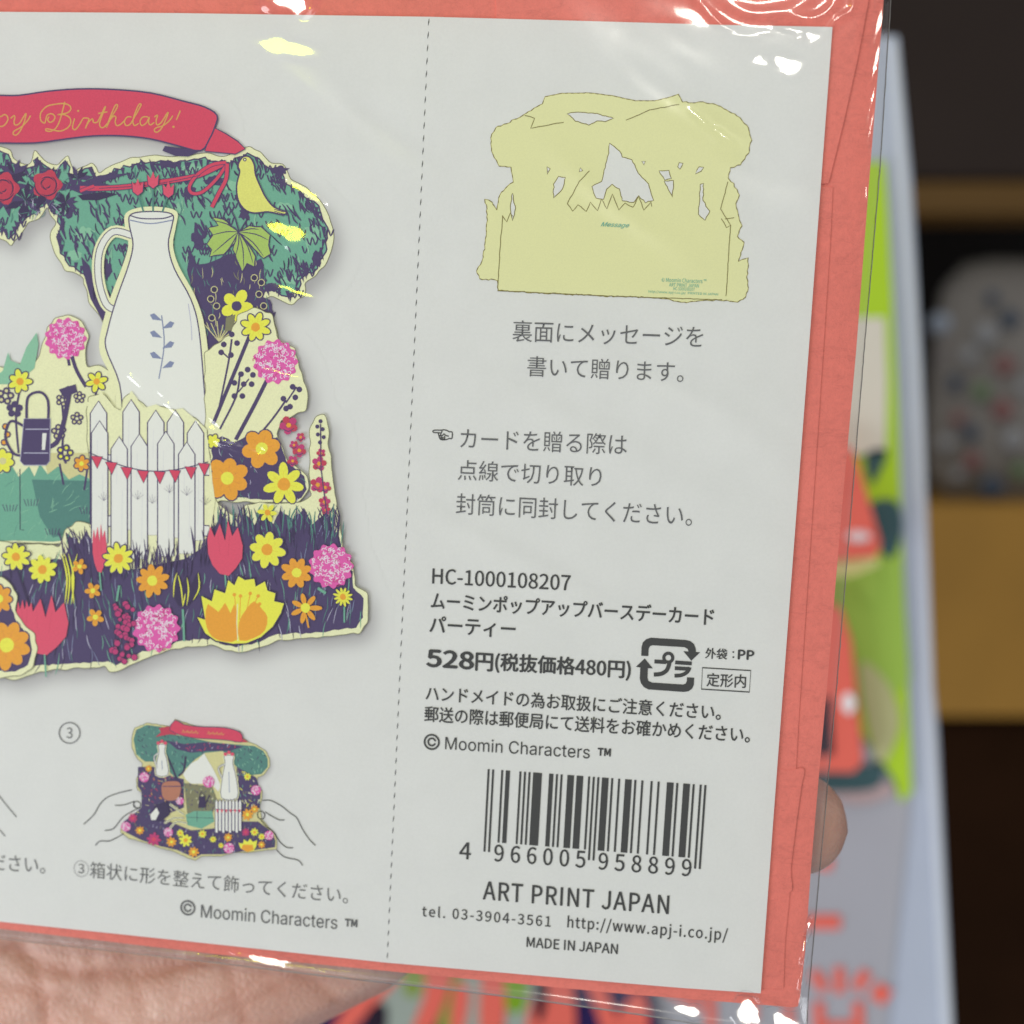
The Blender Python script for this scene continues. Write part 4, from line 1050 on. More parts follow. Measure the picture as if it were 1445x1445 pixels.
# clay pot and dark cloth in place of the seated figure
a = piece('clay_pot', 8, sp)
P = TC([(520, 420), (600, 410), (625, 440), (615, 500), (590, 520), (540, 520), (515, 490)]); P = catmull(P, 3); a.poly(P, ink('terracotta_ink', (168, 112, 92))); a.line(P, .9, NAVY, closed=True); a.line(TC([(520, 440), (622, 440)]), 1.2, NAVY)
P = TC([(450, 600), (480, 545), (545, 525), (560, 600), (510, 640), (460, 635)]); a.poly(P, NAVY2); a.poly(TC([(450, 600), (485, 560), (500, 590), (480, 632), (455, 630)]), WHT)
for L in ([(560, 540), (600, 570), (640, 600)], [(530, 650), (580, 620), (640, 620)], [(560, 680), (600, 640), (660, 650)]): a.line(TC(L), 3.0, CREAM, smooth=3); a.line(TC(L), .9, NAVY, smooth=3)
a.build()
a = piece('watering_can', 8, sp)
a.poly(TC([(725, 500), (760, 495), (765, 560), (722, 562)]), NAVY2); a.line(TC([(762, 540), (785, 490)]), 1.6, NAVY2); a.line(TC([(728, 500), (740, 470), (758, 495)]), 1.0, NAVY2, smooth=3); a.build()
a = piece('drawn_hands', 3)
for L in ([(72, 655), (130, 600), (165, 540), (210, 500), (280, 475), (345, 460)], [(250, 548), (300, 545), (360, 525)], [(358, 560), (355, 535), (375, 525), (395, 540), (385, 562), (365, 560), (358, 548)], [(395, 560), (340, 585), (290, 620), (240, 680), (192, 690)], [(300, 708), (260, 730), (215, 750), (165, 750), (138, 775)],
          [(1085, 520), (1130, 520), (1190, 550), (1240, 590), (1280, 620), (1310, 680), (1350, 740), (1385, 775)], [(1100, 585), (1140, 610), (1180, 630), (1210, 630)], [(1058, 610), (1058, 590), (1078, 580), (1098, 598), (1090, 622), (1068, 624), (1058, 608)], [(1075, 630), (1110, 670), (1150, 700), (1180, 750), (1220, 785), (1258, 788)], [(1165, 800), (1210, 840), (1285, 858), (1312, 888)]):
    a.line(TC(L), 1.25, BLACK, smooth=4)
a.build()
a = piece('drawn_hands', 3)
for L in ([(-5, 1118), (8, 1135), (23, 1153)], [(-8, 1165), (0, 1172), (7, 1180)], [(-30, 1100), (-15, 1108), (-5, 1118)]): a.line(L, 1.1, BLACK, smooth=3)
a.build()

# ------------------------------------------------------------------ clear plastic sleeve
bag = empty('plastic_sleeve', (0, -57, -1))
tag(bag, 'clear glossy plastic sleeve wrapped round the coral envelope and white card', 'plastic bag')
ZEDGE = -1.15
er = [on(x, y, ZEDGE)[:2] for x, y in ((1279, -420), (1257, 0), (1241, 250), (1219, 500), (1200, 735), (1180.8, 970), (1157.5, 1222), (1137.7, 1445), (1125, 1600))]
eb = [on(x, y, ZEDGE)[:2] for x, y in ((-900, 1222), (0, 1324), (300, 1358), (450, 1376), (600, 1392), (750, 1410), (900, 1431), (1000, 1447), (1137, 1462), (1300, 1480))]
ev, eu = np.array([p[1] for p in er])[::-1], np.array([p[0] for p in er])[::-1]
bu, bv = np.array([p[0] for p in eb]), np.array([p[1] for p in eb])
uR = lambda v: np.interp(v, ev, eu)
vB = lambda u: np.interp(u, bu, bv)

us = np.concatenate([np.linspace(0, 0.35, 26)[:-1], np.linspace(0.35, 0.93, 370)[:-1], np.linspace(0.93, 1, 110)])
ts = np.concatenate([np.linspace(0, 0.14, 12)[:-1], np.linspace(0.14, 0.94, 450)[:-1], np.linspace(0.94, 1, 80)])
UL, VT = -115.0, 24.0
S, T = np.meshgrid(us, ts)
U0 = UL + (64 - UL) * S
V = VT + (vB(U0) - VT) * T
U = UL + (uR(V) - UL) * S
V = VT + (vB(U) - VT) * T

def base_front(U, V):
    dR = np.clip((uR(V) - U) / 4.2, 0, 1); dB = np.clip((V - vB(U)) / 4.2, 0, 1)
    h = np.sqrt(1 - (1 - dR) ** 2.0) * np.sqrt(1 - (1 - dB) ** 2.0)
    z = ZEDGE + (0.86 - ZEDGE) * h
    z = z + 0.05 * np.sin(U * 0.11 + V * 0.05 + 1) * h + 0.04 * np.sin(V * 0.17 - U * 0.06) * h
    return z

def need(p, lamp, z=0.8):
    """slope of the film at p that mirrors the lamp into the lens"""
    P = np.array([p[0], p[1], z]); a = CAM - P; b = np.array(lamp) - P
    h = a / np.linalg.norm(a) + b / np.linalg.norm(b)
    return np.array([-h[0] / h[2], -h[1] / h[2]])

Z = base_front(U, V)
def dent(px, py, lamp, s1, s2, ang, k=1.0, soft=False):
    """a small facet in the film tilted so that it mirrors a lamp here; s1, s2 its half length and half width in mm"""
    global Z
    p = np.array(on(px, py, 0.8)[:2]); s = need(p, lamp) * k
    t = math.radians(-ang); c, sn = math.cos(t), math.sin(t)
    X, Y = U - p[0], V - p[1]
    wob = 1 + 0.16 * np.sin(3.1 * np.arctan2(Y, X) + px)
    a = (X * c + Y * sn) / (s1 * wob); b = (-X * sn + Y * c) / (s2 * wob); r2 = a * a + b * b
    if soft:
        Z = Z + (s[0] * X + s[1] * Y) * np.exp(-0.5 * r2); return
    j = np.argmin(X * X + Y * Y); z0 = base_front(U.flat[j], V.flat[j])
    w = np.exp(-(r2 / 1.7) ** 4)
    Z = Z * (1 - w) + (z0 + s[0] * X + s[1] * Y + 0.0022 * np.sin(X * 5 + Y * 3)) * w

def ridge(pts, h, w):
    """a fine fold line in the film"""
    global Z
    P = [np.array(on(x, y, 0.8)[:2]) for x, y in catmull(pts, 6, False)]
    D = np.full(U.shape, 1e9); F = np.zeros(U.shape); n = len(P) - 1
    u0, u1 = min(p[0] for p in P) - 4, max(p[0] for p in P) + 4; v0, v1 = min(p[1] for p in P) - 4, max(p[1] for p in P) + 4
    m = (U > u0) & (U < u1) & (V > v0) & (V < v1)
    Um, Vm = U[m], V[m]; Dm = np.full(Um.shape, 1e9); Fm = np.zeros(Um.shape)
    for i in range(n):
        a, b = P[i], P[i + 1]; d = b - a; L2 = d @ d + 1e-9
        t = np.clip(((Um - a[0]) * d[0] + (Vm - a[1]) * d[1]) / L2, 0, 1)
        q = np.hypot(Um - a[0] - t * d[0], Vm - a[1] - t * d[1]); better = q < Dm
        Dm = np.where(better, q, Dm); Fm = np.where(better, (i + t) / n, Fm)
    Z[m] = Z[m] + h * np.exp(-(Dm / w) ** 2) * np.sin(np.pi * np.clip(Fm, 0.02, 0.98)) ** 0.5

WL, YL = LAMP_WHITE, LAMP_YELLOW
for d in ((870, 60, WL, 6, 2, 40, .55, True), (1095, 270, WL, 6, 2.2, 38, .66, True), (900, 330, WL, 7, 1.6, 42, .6, True), (800, 600, WL, 9, 2.2, 30, .55, True), (480, 150, WL, 5, 1.2, 30, .6, True), (960, 560, WL, 8, 2, 35, .6, True), (700, 780, WL, 9, 1.8, 30, .55, True), (980, 78, WL, 2.6, 1.0, 35, .66, True), (1020, 190, WL, 3.0, 1.1, 35, .66, True), (950, 150, WL, 3.5, .8, 38, .62, True), (1080, 30, WL, 5.0, 2.4, 5, .85, True), (1010, 30, WL, 3.5, 1.0, 20, .9, True),
          (398, 66, YL, 3.2, 1.15, 8), (413, 3, WL, 2.5, 1.3, 0), (432, 270, YL, 2.4, .55, 34), (408, 328, YL, 2.5, 1.25, 22), (416, 411, YL, 2.6, .5, 20),
          (205, 545, WL, 2.2, .25, 34), (262, 588, WL, 2.6, .28, 33), (308, 613, YL, 1.7, .6, 40), (350, 632, WL, 1.8, .4, 8), (397, 526, YL, 2.6, .4, 16),
          (1112, 92, WL, 1.7, 1.0, 30), (1072, 84, WL, .9, .6, 45), (1020, 192, WL, 1.3, .35, 35), (985, 165, WL, 1.6, .3, 40),
          (1244, 0, WL, 2.6, .5, 95), (1240, 45, WL, 2.6, .42, 95), (1236, 92, WL, 2.6, .34, 95), (1232, 140, WL, 2.4, .26, 95), (1229, 182, WL, 2.0, .2, 95), (1228, 225, WL, 1.7, .13, 94), (1223, 272, WL, 1.2, .16, 84), (1247, 245, WL, 1.6, .12, 96), (1217, 320, WL, .7, .13, 95), (1214, 385, WL, .6, .1, 95), (1222, 390, WL, .8, .1, 95),
          (1141, 1316, WL, 1.2, .34, 100), (1134, 1345, WL, 1.6, .2, 97), (1131, 1375, WL, 1.6, .15, 94), (1131, 1402, WL, 1.4, .13, 88), (1140, 1350, WL, 1.0, .14, 97), (1139, 1385, WL, .8, .1, 95), (1212, 440, WL, .7, .1, 95), (1236, 300, WL, .9, .12, 95),
          (973, 1428, WL, 1.9, .75, 8), (1058, 1430, WL, 2.0, 1.6, 20), (1112, 1444, WL, 2.1, 1.2, 12), (395, 1361, WL, 4.2, .55, 8), (470, 1378, YL, 3.5, .12, 7), (300, 1352, YL, 3.0, .12, 7),
          (1045, 47, WL, 2.2, .28, 6), (1125, 44, WL, 1.8, .35, 10), (1145, 50, WL, .8, .5, 10)):
    dent(*d)
for pts, h, w in (([(975, -10), (1005, 22), (1030, 44), (1055, 50), (1085, 48)], .16, .5), ([(1200, -20), (1203, 12), (1180, 28), (1170, 45)], .15, .4), ([(1110, 22), (1150, 26), (1175, 8), (1178, -12)], .2, .6),
                  ([(1020, 0), (1060, 18), (1110, 14), (1150, -5)], .14, .8), ([(170, 520), (220, 556), (290, 600), (380, 640)], .08, .35), ([(330, 95), (400, 130), (480, 170)], .03, 1.2),
                  ([(880, 55), (960, 120), (1040, 190), (1100, 260)], .05, 1.6), ([(860, 1406), (900, 1425), (915, 1429)], .12, .3), ([(1100, 1400), (1110, 1425), (1150, 1440)], .2, .5), ([(560, 1388), (640, 1394), (760, 1402), (850, 1412)], .14, .4),
                  ([(120, 600), (60, 700), (20, 760)], .03, .4), ([(60, 640), (20, 720)], .025, .3), ([(160, 560), (110, 640)], .02, .3)):
    ridge(pts, h, w)
Z = np.maximum(Z, np.where((uR(V) - U > 4.0) & (V - vB(U) > 5.0), 0.50, -9))

ny, nx = U.shape
verts = [(a * MM, -c * MM, b * MM) for a, b, c in zip(U.flat, V.flat, Z.flat)]
idx = np.arange(ny * nx).reshape(ny, nx)
quads = np.stack([idx[:-1, :-1], idx[1:, :-1], idx[1:, 1:], idx[:-1, 1:]], -1).reshape(-1, 4).tolist()
fs = mesh_obj('front_sheet', verts, quads, FILM, smooth=True, world=True); put(fs, bag)
# back sheet, coarser
sub_y, sub_x = list(range(0, ny, 8)) + [ny - 1], list(range(0, nx, 8)) + [nx - 1]
sub_y, sub_x = sorted(set(sub_y)), sorted(set(sub_x))
Ub, Vb = U[np.ix_(sub_y, sub_x)], V[np.ix_(sub_y, sub_x)]
dR = np.clip((uR(Vb) - Ub) / 4, 0, 1); dB = np.clip((Vb - vB(Ub)) / 4, 0, 1)
Zb = ZEDGE - 1.1 * np.sqrt(1 - (1 - dR) ** 2) * np.sqrt(1 - (1 - dB) ** 2)
verts = [(a * MM, -c * MM, b * MM) for a, b, c in zip(Ub.flat, Vb.flat, Zb.flat)]
idx = np.arange(Ub.size).reshape(Ub.shape)
quads = np.stack([idx[:-1, 1:], idx[1:, 1:], idx[1:, :-1], idx[:-1, :-1]], -1).reshape(-1, 4).tolist()
put(mesh_obj('back_sheet', verts, quads, film_mat('clear_plastic_film_back', 0.8, 0.08), smooth=True, world=True), bag)

def tube(name, path, r, mat, parent=None, seg=6):
    V_, F_ = [], []
    for i, p in enumerate(path):
        a = Vector(path[max(0, i - 1)]); b = Vector(path[min(len(path) - 1, i + 1)]); d = (b - a).normalized()
        x = d.cross(Vector((0, 0, 1))); x = x.normalized() if x.length > 1e-6 else Vector((1, 0, 0)); y = d.cross(x)
        for k in range(seg):
            t = 2 * math.pi * k / seg; q = Vector(p) + (x * math.cos(t) + y * math.sin(t)) * r; V_.append(tuple(q))
    for i in range(len(path) - 1):
        for k in range(seg):
            F_.append([i * seg + k, (i + 1) * seg + k, (i + 1) * seg + (k + 1) % seg, i * seg + (k + 1) % seg])
    o = mesh_obj(name, V_, F_, mat, parent, smooth=True)
    return o
seal = surf('sealed_film_edge', (150, 150, 146), rough=0.25, spec=0.9)
random.seed(2)
pr = [(uR(v) + random.uniform(-.03, .03), v, ZEDGE) for v in np.linspace(VT, vB(58), 160)]
put(tube('sealed_edge', pr, 0.055, seal), bag)
pb = [(u, vB(u) + random.uniform(-.03, .03), ZEDGE) for u in np.linspace(-115, 57.6, 200)]
put(tube('sealed_edge', pb, 0.06, seal), bag)

# ------------------------------------------------------------------ the hand behind the sleeve
def skin_mat():
    mt, nt, b = new_mat('skin')
    n1 = noise(nt, 70, 5); n2 = noise(nt, 420, 4)
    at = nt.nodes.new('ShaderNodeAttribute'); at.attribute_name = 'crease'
    ramp = nt.nodes.new('ShaderNodeValToRGB'); e = ramp.color_ramp.elements
    e[0].position = 0.35; e[0].color = (0.56, 0.29, 0.225, 1); e[1].position = 0.66; e[1].color = (0.65, 0.415, 0.345, 1)
    nt.links.new(n1.outputs['Fac'], ramp.inputs[0])
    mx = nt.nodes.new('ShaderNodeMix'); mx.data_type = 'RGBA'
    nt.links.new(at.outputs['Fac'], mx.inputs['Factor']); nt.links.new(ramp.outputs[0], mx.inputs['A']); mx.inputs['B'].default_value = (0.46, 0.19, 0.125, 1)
    nt.links.new(mx.outputs['Result'], b.inputs['Base Color'])
    b.inputs['Roughness'].default_value = 0.48; b.inputs['Specular IOR Level'].default_value = 0.35
    b.inputs['Subsurface Weight'].default_value = 0.25; b.inputs['Subsurface Scale'].default_value = 0.002; b.inputs['Subsurface Radius'].default_value = (1, .35, .2)
    v = nt.nodes.new('ShaderNodeTexVoronoi'); v.feature = 'DISTANCE_TO_EDGE'; v.inputs['Scale'].default_value = 900
    tc = nt.nodes.new('ShaderNodeTexCoord'); nt.links.new(tc.outputs['Object'], v.inputs['Vector'])
    ad = nt.nodes.new('ShaderNodeMath'); ad.operation = 'MULTIPLY_ADD'; ad.inputs[1].default_value = 2.0
    nt.links.new(v.outputs['Distance'], ad.inputs[0]); nt.links.new(n2.outputs['Fac'], ad.inputs[2])
    bp = nt.nodes.new('ShaderNodeBump'); bp.inputs['Distance'].default_value = 0.0002; bp.inputs['Strength'].default_value = 0.4
    nt.links.new(ad.outputs[0], bp.inputs['Height']); nt.links.new(bp.outputs[0], b.inputs['Normal'])
    return mt

def J(px, py, z, r): return (np.array(on(px, py, z)), r)
def build_hand():
    bm = bmesh.new()
    def ball(c, r, sc=(1, 1, 1)):
        m4 = Matrix.Translation(W(*c)) @ Matrix.Diagonal((sc[0], sc[2], sc[1], 1))
        bmesh.ops.create_icosphere(bm, subdivisions=2, radius=r * MM, matrix=m4)
    def limb(js):
        for (a, ra), (b, rb) in zip(js[:-1], js[1:]):
            n = max(2, int(np.linalg.norm(b - a) / (0.18 * min(ra, rb))))
            for k in range(n + 1):
                t = k / n; ball(a + (b - a) * t, ra + (rb - ra) * t)
    # fingers: little, ring, middle, index (each: knuckle, two joints, tip), thumb
    limb([J(470, 1262, -17, 10.5), J(760, 1240, -13.5, 8.0), J(900, 1228, -11.5, 7.2), J(990, 1222, -10.5, 6.3)])
    limb([J(400, 1190, -18, 10.8), J(700, 1180, -14, 8.6), J(930, 1166, -11, 7.7), J(1050, 1160, -9.6, 7.2), J(1121, 1160, -8.8, 6.9)])
    limb([J(330, 1090, -18.5, 11), J(660, 1050, -14.5, 9.0), J(900, 1010, -11.5, 7.9), J(1060, 985, -9.8, 6.8)])
    limb([J(250, 990, -18.5, 11), J(540, 920, -14.5, 9.0), J(760, 870, -11.5, 7.9), J(900, 840, -9.8, 6.8)])
    limb([J(-150, 1300, -18, 14), J(-260, 1000, -15, 11.5), J(-220, 780, -13, 9.5), J(-170, 640, -11.5, 8.2)])
    # palm: heel, edge of the hand, ball of the thumb, middle
    limb([J(505, 1280, -17, 12.0), J(385, 1337, -17, 12.6), J(150, 1425, -18, 13.5), J(-80, 1560, -20, 15)])
    limb([J(400, 1190, -18, 11), J(200, 1300, -18.5, 12.5), J(0, 1420, -19, 13.5), J(-200, 1540, -21, 15)])
    limb([J(330, 1090, -18.5, 11), J(120, 1200, -19, 12.5), J(-100, 1340, -19.5, 13.5), J(-300, 1480, -21, 15)])
    limb([J(250, 990, -18.5, 11), J(40, 1110, -19, 12.5), J(-180, 1260, -19.5, 14), J(-360, 1430, -21, 15)])
    limb([J(-150, 1300, -17, 14), J(-40, 1240, -18, 13), J(100, 1120, -18.5, 12)])
    limb([J(-200, 1530, -21, 17), J(-420, 1750, -26, 19), J(-900, 2150, -34, 22)])     # wrist and forearm
    me = bpy.data.meshes.new('hand'); bm.to_mesh(me); bm.free()
    o = bpy.data.objects.new('hand', me); COL.objects.link(o)
    rm = o.modifiers.new('r', 'REMESH'); rm.mode = 'VOXEL'; rm.voxel_size = 0.9 * MM; rm.use_smooth_shade = True
    sm = o.modifiers.new('s', 'SMOOTH'); sm.factor = 0.6; sm.iterations = 9
    dg = bpy.context.evaluated_depsgraph_get(); me2 = bpy.data.meshes.new_from_object(o.evaluated_get(dg))
    o.modifiers.clear(); o.data = me2; bpy.data.meshes.remove(me); me2.name = 'hand'
    n = len(me2.vertices); co = np.zeros(n * 3); me2.vertices.foreach_get('co', co); co = co.reshape(-1, 3)
    no = np.zeros(n * 3); me2.vertices.foreach_get('normal', no); no = no.reshape(-1, 3)
    u, v = co[:, 0] / MM, co[:, 2] / MM; front = (no[:, 1] < 0.2)
    cr = np.zeros(n)
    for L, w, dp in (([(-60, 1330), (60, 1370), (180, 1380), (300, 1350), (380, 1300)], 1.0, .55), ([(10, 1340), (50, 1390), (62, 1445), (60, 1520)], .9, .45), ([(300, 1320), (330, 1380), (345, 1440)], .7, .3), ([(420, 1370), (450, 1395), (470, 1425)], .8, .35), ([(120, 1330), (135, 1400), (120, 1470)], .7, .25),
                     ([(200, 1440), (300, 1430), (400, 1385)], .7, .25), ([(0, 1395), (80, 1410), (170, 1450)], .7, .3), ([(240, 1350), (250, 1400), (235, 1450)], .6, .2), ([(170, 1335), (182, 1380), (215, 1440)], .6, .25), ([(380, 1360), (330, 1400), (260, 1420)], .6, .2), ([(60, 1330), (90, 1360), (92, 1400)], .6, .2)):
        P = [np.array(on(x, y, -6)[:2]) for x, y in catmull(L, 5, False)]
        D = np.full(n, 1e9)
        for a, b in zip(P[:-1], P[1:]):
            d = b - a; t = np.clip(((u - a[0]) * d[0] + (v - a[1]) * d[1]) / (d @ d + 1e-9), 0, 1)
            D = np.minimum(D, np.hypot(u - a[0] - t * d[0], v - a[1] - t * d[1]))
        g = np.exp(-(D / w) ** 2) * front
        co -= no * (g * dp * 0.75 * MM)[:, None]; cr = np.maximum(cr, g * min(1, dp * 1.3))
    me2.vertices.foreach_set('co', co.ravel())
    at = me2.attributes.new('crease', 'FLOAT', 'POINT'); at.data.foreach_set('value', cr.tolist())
    me2.materials.clear(); me2.materials.append(skin_mat()); me2.update()
    return o
hand = build_hand()
tag(hand, 'bare hand holding the package from behind, palm lower left, fingertip at right', 'hand')

# ------------------------------------------------------------------ blurred shop display behind
ZB = -190.0
def bpoly(name, pts, mat, z1=ZB, th=1.0, parent=None, bevel=0, jitter=False):
    o = slab(name, [on(p[0], p[1], z1)[:2] for p in pts], z1, z1 - th, mat, bevel=bevel)
    if parent is not None: put(o, parent)
    return o
BORD = surf('pale_lavender_board', (188, 196, 214), rough=.5, scale=8); BGREY = surf('grey_board_face', (178, 178, 186), rough=.6, scale=8)
board = empty('display_board', on(1200, 900, ZB)); tag(board, 'pale lavender shop display board standing behind the package, with green prints and coral writing', 'display board')
bpoly('board_panel', [(-600, 40), (1268, 50), (1287, 250), (1301, 500), (1318, 970), (1324, 1030), (1345, 1445), (1372, 2000), (-600, 2000)], BORD, ZB, 6, board, 0.4)
bpoly('raised_edge', [(1255, 62), (1266, 62), (1299, 520), (1316, 970), (1343, 1445), (1370, 2000), (1352, 2000), (1330, 1445), (1305, 970), (1288, 520)], surf('white_board_edge', (214, 220, 232), rough=.4, scale=8), ZB + 1.2, 1.1, board, 0.3)
bpoly('grey_face', [(700, 1050), (1284, 1120), (1282, 1160), (1252, 1445), (1215, 2000), (700, 2000)], BGREY, ZB + 1.0, .9, board)
GRN = ink('lime_print', (166, 200, 52), lit=.78); GRN2 = ink('olive_lime_print', (150, 184, 80), lit=.78); BEIGE = ink('beige_print', (205, 200, 190), lit=.78)
CORALP = ink('coral_print', (226, 104, 90), lit=.78); TEALP = ink('dark_teal_print', (62, 88, 92), lit=.78); DARKP = ink('dark_print', (40, 30, 44), lit=.78); NAVYP = ink('deep_violet_print', (42, 32, 78), lit=.78)
MOSS = ink('moss_print', (128, 148, 70), lit=.78); FOG = ink('pale_grey_print', (150, 160, 150), lit=.78); TAN = ink('tan_print', (176, 178, 130), lit=.78)
gp = bpoly('green_print', [(1150, 228), (1248, 228), (1253, 300), (1266, 560), (1274, 790), (1287, 1118), (1272, 1132), (1262, 1100), (1120, 900)], GRN, ZB + 2.0, .8, board)
bpoly('printed_patch', [(1150, 790), (1272, 790), (1284, 960), (1240, 1000), (1130, 1000)], GRN2, ZB + 2.3, .2, board)
bpoly('beige_label', [(1120, 448), (1249, 448), (1252, 540), (1250, 640), (1120, 646)], BEIGE, ZB + 2.8, .6, board)
bpoly('printed_patch', catmull([(1222, 640), (1252, 636), (1238, 672), (1228, 680)], 4), TEALP, ZB + 2.8, .4, board)
bpoly('printed_patch', catmull([(1228, 712), (1262, 706), (1274, 740), (1262, 785), (1245, 780), (1236, 745)], 4), TEALP, ZB + 2.8, .4, board)
bpoly('printed_patch', catmull([(1210, 800), (1240, 800), (1244, 845), (1218, 850)], 4), GRN2, ZB + 2.8, .4, board)
bpoly('printed_patch', catmull([(1215, 935), (1250, 960), (1270, 1010), (1262, 1050), (1240, 1080), (1222, 1010)], 4), TAN, ZB + 2.8, .4, board)
bpoly('printed_patch', catmull([(1225, 1080), (1245, 1075), (1240, 1110), (1190, 1118), (1150, 1112), (1150, 1090)], 4), TEALP, ZB + 2.8, .4, board)
bpoly('printed_patch', catmull([(1180, 1110), (1240, 1100), (1262, 1118), (1220, 1135), (1180, 1128)], 4), ink('mauve_print', (172, 150, 150), lit=.78), ZB + 2.6, .4, board)
# two small packages in coral hanging on the board
for nm, lab, pts, glint, glint_key in (('hanging_package', 'upper of two small coral packages on the board, with a pale painted highlight', [(1100, 600), (1203, 632), (1214, 660), (1244, 765), (1240, 786), (1180, 792), (1100, 790)], (1212, 757, 17, 8), 'u'),
                          ('hanging_package', 'lower of two small coral packages on the board, with a bright white painted highlight', [(1100, 850), (1188, 858), (1203, 905), (1220, 1075), (1205, 1092), (1100, 1090)], (1198, 993, 9, 15), 'l')):
    t = empty(nm, on(glint[0], glint[1], ZB + 8)); tag(t, lab, 'package', 'small coral packages on the board')
    bpoly('package_body', pts, CORALP, ZB + 12, 8, t, 1.0)
    bpoly('painted_highlight', circle(glint[0], glint[1], glint[2], 16, glint[3]), surf('highlight_white_' + glint_key, (250, 226, 226) if glint_key == 'u' else (252, 252, 252), rough=.2, spec=.8), ZB + 13.5, 1.4, t, .5)  # pale disc painted in for the highlight on the package wrapping
    bpoly('dark_window', [(1100, 990), (1172, 985), (1176, 1065), (1100, 1068)] if glint_key == 'l' else [(1100, 655), (1196, 668), (1200, 690), (1100, 690)], DARKP if glint_key == 'l' else CORALP, ZB + 12.6, .5, t)
bpoly('painted_yellow_highlight', [(1150, 795), (1238, 787), (1240, 797), (1205, 812), (1150, 815)], ink('pale_lemon_highlight', (222, 222, 150), lit=.78), ZB + 3.2, .5, board)  # yellowish highlight painted as a pale lemon sheet
# coral writing on the board
def stroke(pts, w):
    P = pts; L = []; R = []
    for i in range(len(P)):
        a = np.array(P[max(0, i - 1)], float); b = np.array(P[min(len(P) - 1, i + 1)], float); d = (b - a) / np.linalg.norm(b - a); nn = np.array([-d[1], d[0]]) * w / 2
        L.append(tuple(np.array(P[i]) + nn)); R.append(tuple(np.array(P[i]) - nn))
    bpoly('coral_letter_stroke', L + R[::-1], CORALP, ZB + 1.8, .7, board)
for pts, w in (([(1120, 1208), (1174, 1221)], 17), ([(1100, 1302), (1186, 1302)], 19), ([(1148, 1372), (1164, 1398)], 15), ([(1184, 1366), (1185, 1402)], 14), ([(1224, 1372), (1208, 1396)], 15), ([(1234, 1396), (1253, 1410)], 24),
               ([(1156, 1415), (1157, 1475)], 14), ([(1164, 1448), (1205, 1448)], 11), ([(1211, 1415), (1213, 1475)], 14), ([(1060, 1380), (1062, 1440)], 14), ([(1002, 1380), (1004, 1470)], 15), ([(940, 1395), (990, 1420)], 14), ([(1112, 1390), (1114, 1470)], 12), ([(1100, 1500), (1260, 1500)], 14), ([(1180, 1520), (1180, 1600)], 14)):
    stroke(pts, w)
# printed poster low on the board
post = empty('poster', on(700, 1420, ZB + 3)); tag(post, 'blurred poster with coral, green and violet print below the package', 'poster')
bpoly('poster_sheet', [(300, 1330), (905, 1345), (930, 1445), (960, 1900), (200, 1900)], NAVYP, ZB + 4, 1, post)
for pts, mt in (([(540, 1350), (575, 1365), (505, 1445), (470, 1500), (440, 1500)], CORALP), ([(560, 1355), (615, 1360), (600, 1420), (560, 1480), (520, 1480), (535, 1400)], FOG), ([(575, 1360), (605, 1362), (590, 1405), (570, 1400)], MOSS), ([(520, 1425), (545, 1420), (540, 1470), (515, 1470)], DARKP),
                ([(598, 1340), (640, 1350), (632, 1400), (612, 1450), (590, 1500), (580, 1460), (600, 1400)], CORALP), ([(630, 1360), (680, 1365), (672, 1450), (620, 1480)], MOSS), ([(655, 1370), (690, 1370), (690, 1480), (650, 1490)], FOG), ([(640, 1395), (662, 1395), (655, 1450), (635, 1480)], CORALP),
                ([(684, 1360), (708, 1365), (712, 1440), (690, 1500), (676, 1440)], CORALP), ([(706, 1345), (742, 1345), (742, 1415), (725, 1430), (706, 1405)], ink('leaf_print', (120, 158, 40), lit=.78)), ([(725, 1400), (765, 1370), (750, 1440), (730, 1480), (712, 1450)], FOG),
                ([(745, 1430), (775, 1370), (805, 1370), (808, 1500), (748, 1500)], CORALP), ([(757, 1385), (772, 1390), (768, 1430), (756, 1440)], DARKP), ([(822, 1370), (845, 1375), (868, 1430), (890, 1500), (860, 1500), (845, 1440)], CORALP), ([(870, 1440), (900, 1400), (915, 1430), (905, 1500), (868, 1500)], CORALP)):
    bpoly('printed_patch', catmull(pts, 4), mt, ZB + 4.6 + random.random() * .8, .3, post)

# shelf unit far behind at the right
ZS = -600.0
unit = empty('shelf_unit', on(1400, 1000, ZS)); tag(unit, 'dark wooden shelf unit with yellow brown boards out of focus at the far right', 'shelf')
DKW = surf('dark_wood', (0.022, 0.009, 0.004), lin=True, rough=.9, spec=.05, scale=12, amount=.25); GLD = surf('golden_brown_board', (0.40, 0.205, 0.035), lin=True, rough=.5, scale=10, amount=.1)
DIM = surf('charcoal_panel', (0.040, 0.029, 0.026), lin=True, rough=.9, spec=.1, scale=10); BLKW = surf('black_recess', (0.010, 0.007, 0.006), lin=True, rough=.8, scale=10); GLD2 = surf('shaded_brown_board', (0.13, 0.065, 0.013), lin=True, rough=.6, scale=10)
def sbox(name, x0, x1, y0, y1, mat, z1, depth, parent=unit, bevel=2):
    return bpoly(name, [(x0, y0), (x1, y0), (x1, y1), (x0, y1)], mat, z1, depth, parent, bevel)
sbox('upper_panel', 900, 2000, -900, 252, DIM, ZS, 20)
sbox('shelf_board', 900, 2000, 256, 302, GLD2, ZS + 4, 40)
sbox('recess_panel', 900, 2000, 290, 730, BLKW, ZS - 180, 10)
sbox('shelf_board', 900, 2000, 712, 1012, GLD, ZS + 8, 190)
sbox('base_panel', 900, 2000, 1016, 2300, DKW, ZS - 6, 30)
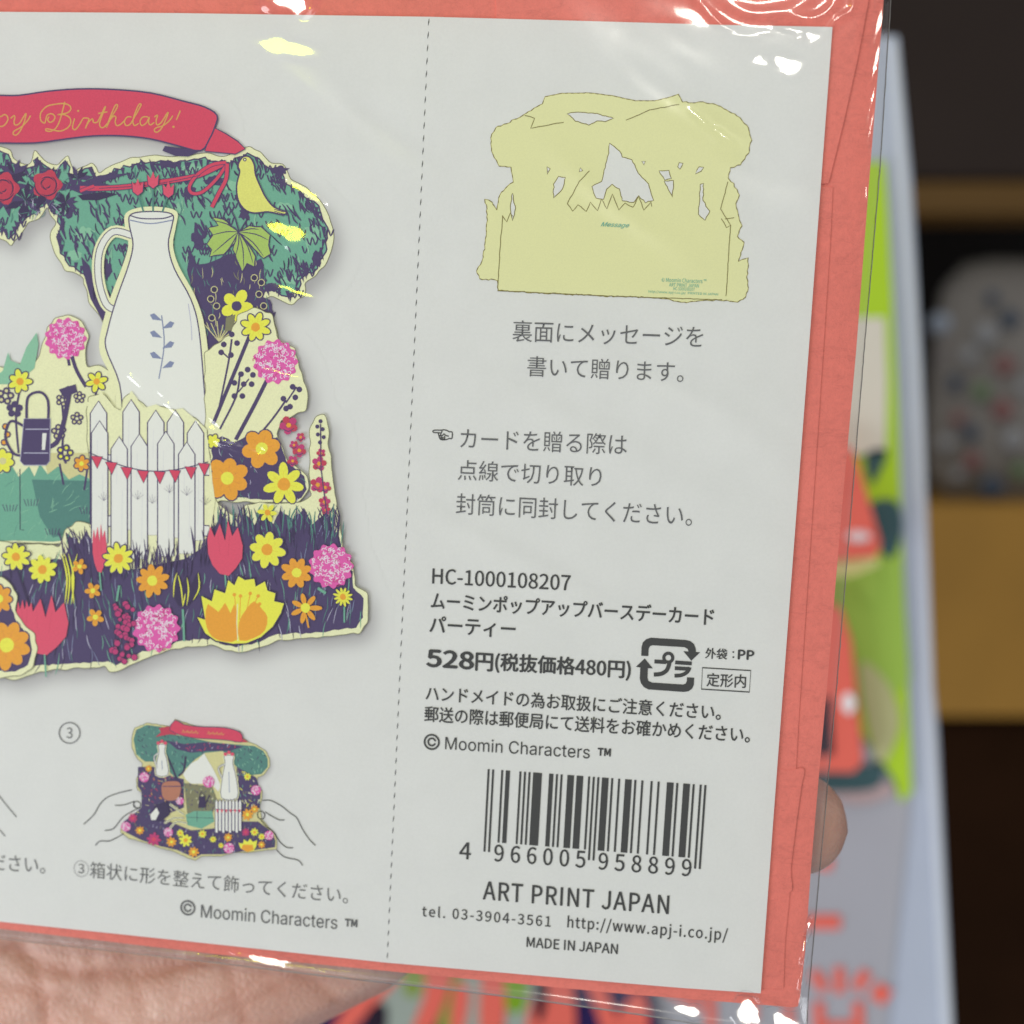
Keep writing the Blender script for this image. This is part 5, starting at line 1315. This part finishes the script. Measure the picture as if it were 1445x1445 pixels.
# patterned pouch and round knob on the shelf
pz = ZS - 60
def dome(name, cx, cy, rx, ry, depth, z, mat, parent=None, n=28, k=10, pw=4.0):
    c = on(cx, cy, z); e = on(cx + rx, cy, z); f = on(cx, cy - ry, z); a, b = e[0] - c[0], f[1] - c[1]; V_, F_ = [], []
    for i in range(k + 1):
        t = i / k * math.pi / 2; rr, hh = math.cos(t), math.sin(t)
        for j in range(n):
            q = 2 * math.pi * j / n; s = (abs(math.cos(q)) ** pw + abs(math.sin(q)) ** pw) ** (-1 / pw)
            V_.append((c[0] + a * rr * s * math.cos(q), c[1] + b * rr * s * math.sin(q), z + depth * hh))
    for i in range(k):
        for j in range(n): F_.append([i * n + j, i * n + (j + 1) % n, (i + 1) * n + (j + 1) % n, (i + 1) * n + j])
    F_.append(list(range(n))[::-1])
    o = mesh_obj(name, V_, F_, mat, smooth=True)
    if parent is not None: put(o, parent)
    return o
pouch = empty('patterned_pouch', on(1420, 700, pz)); tag(pouch, 'grey fabric pouch with small red, blue and green flowers on the golden brown board', 'pouch')
dome('pouch_body', 1450, 545, 142, 178, 40, pz, surf('grey_pouch_fabric', (0.23, 0.21, 0.20), lin=True, rough=.9, scale=14, amount=.12), pouch, pw=5)
random.seed(77)
pr_, pb_, pg_, pw_ = [surf(n_, c_, lin=True, rough=.9) for n_, c_ in (('red_motif', (.24, .10, .10)), ('blue_motif', (.06, .08, .12)), ('green_motif', (.14, .21, .11)), ('light_motif', (.30, .30, .32)))]
for x, y, r, mt in ((1418, 515, 14, pr_), (1415, 578, 15, pr_), (1372, 650, 13, pr_), (1400, 688, 18, pb_), (1440, 664, 13, pg_), (1385, 552, 13, pg_), (1352, 590, 10, pr_), (1348, 540, 12, pb_), (1370, 610, 12, pb_), (1392, 470, 16, pw_), (1430, 620, 16, pw_), (1335, 625, 12, pw_), (1368, 500, 12, pw_), (1425, 450, 14, pb_), (1445, 545, 12, pw_), (1400, 420, 10, pb_), (1352, 670, 10, pw_)):
    dome('printed_flower', x, y, r, r, 3, pz + 41 - 30 * (max(0, abs(x - 1445) / 132 - .3)) ** 1.5 - 6 * (abs(y - 560) / 158) ** 2, mt, pouch, 10, 4, 2)
bokeh = dome('bokeh_dome', 1325, 457, 15, 15, 12, ZS + 10, surf('bokeh_grey', (0.30, 0.34, 0.42), lin=True, rough=.35), pw=2); tag(bokeh, 'small round pale blob added as light knob in front of the dark recess beside the pouch', 'bokeh')  # pale dome added for an out-of-focus spot of light
wall = slab('wall', [(-1500, -1500), (2500, -1500), (2500, 1200), (-1500, 1200)], -900, -950, surf('dim_shop_wall', (0.05, 0.045, 0.045), lin=True, rough=.9, scale=2)); tag(wall, kind='structure')
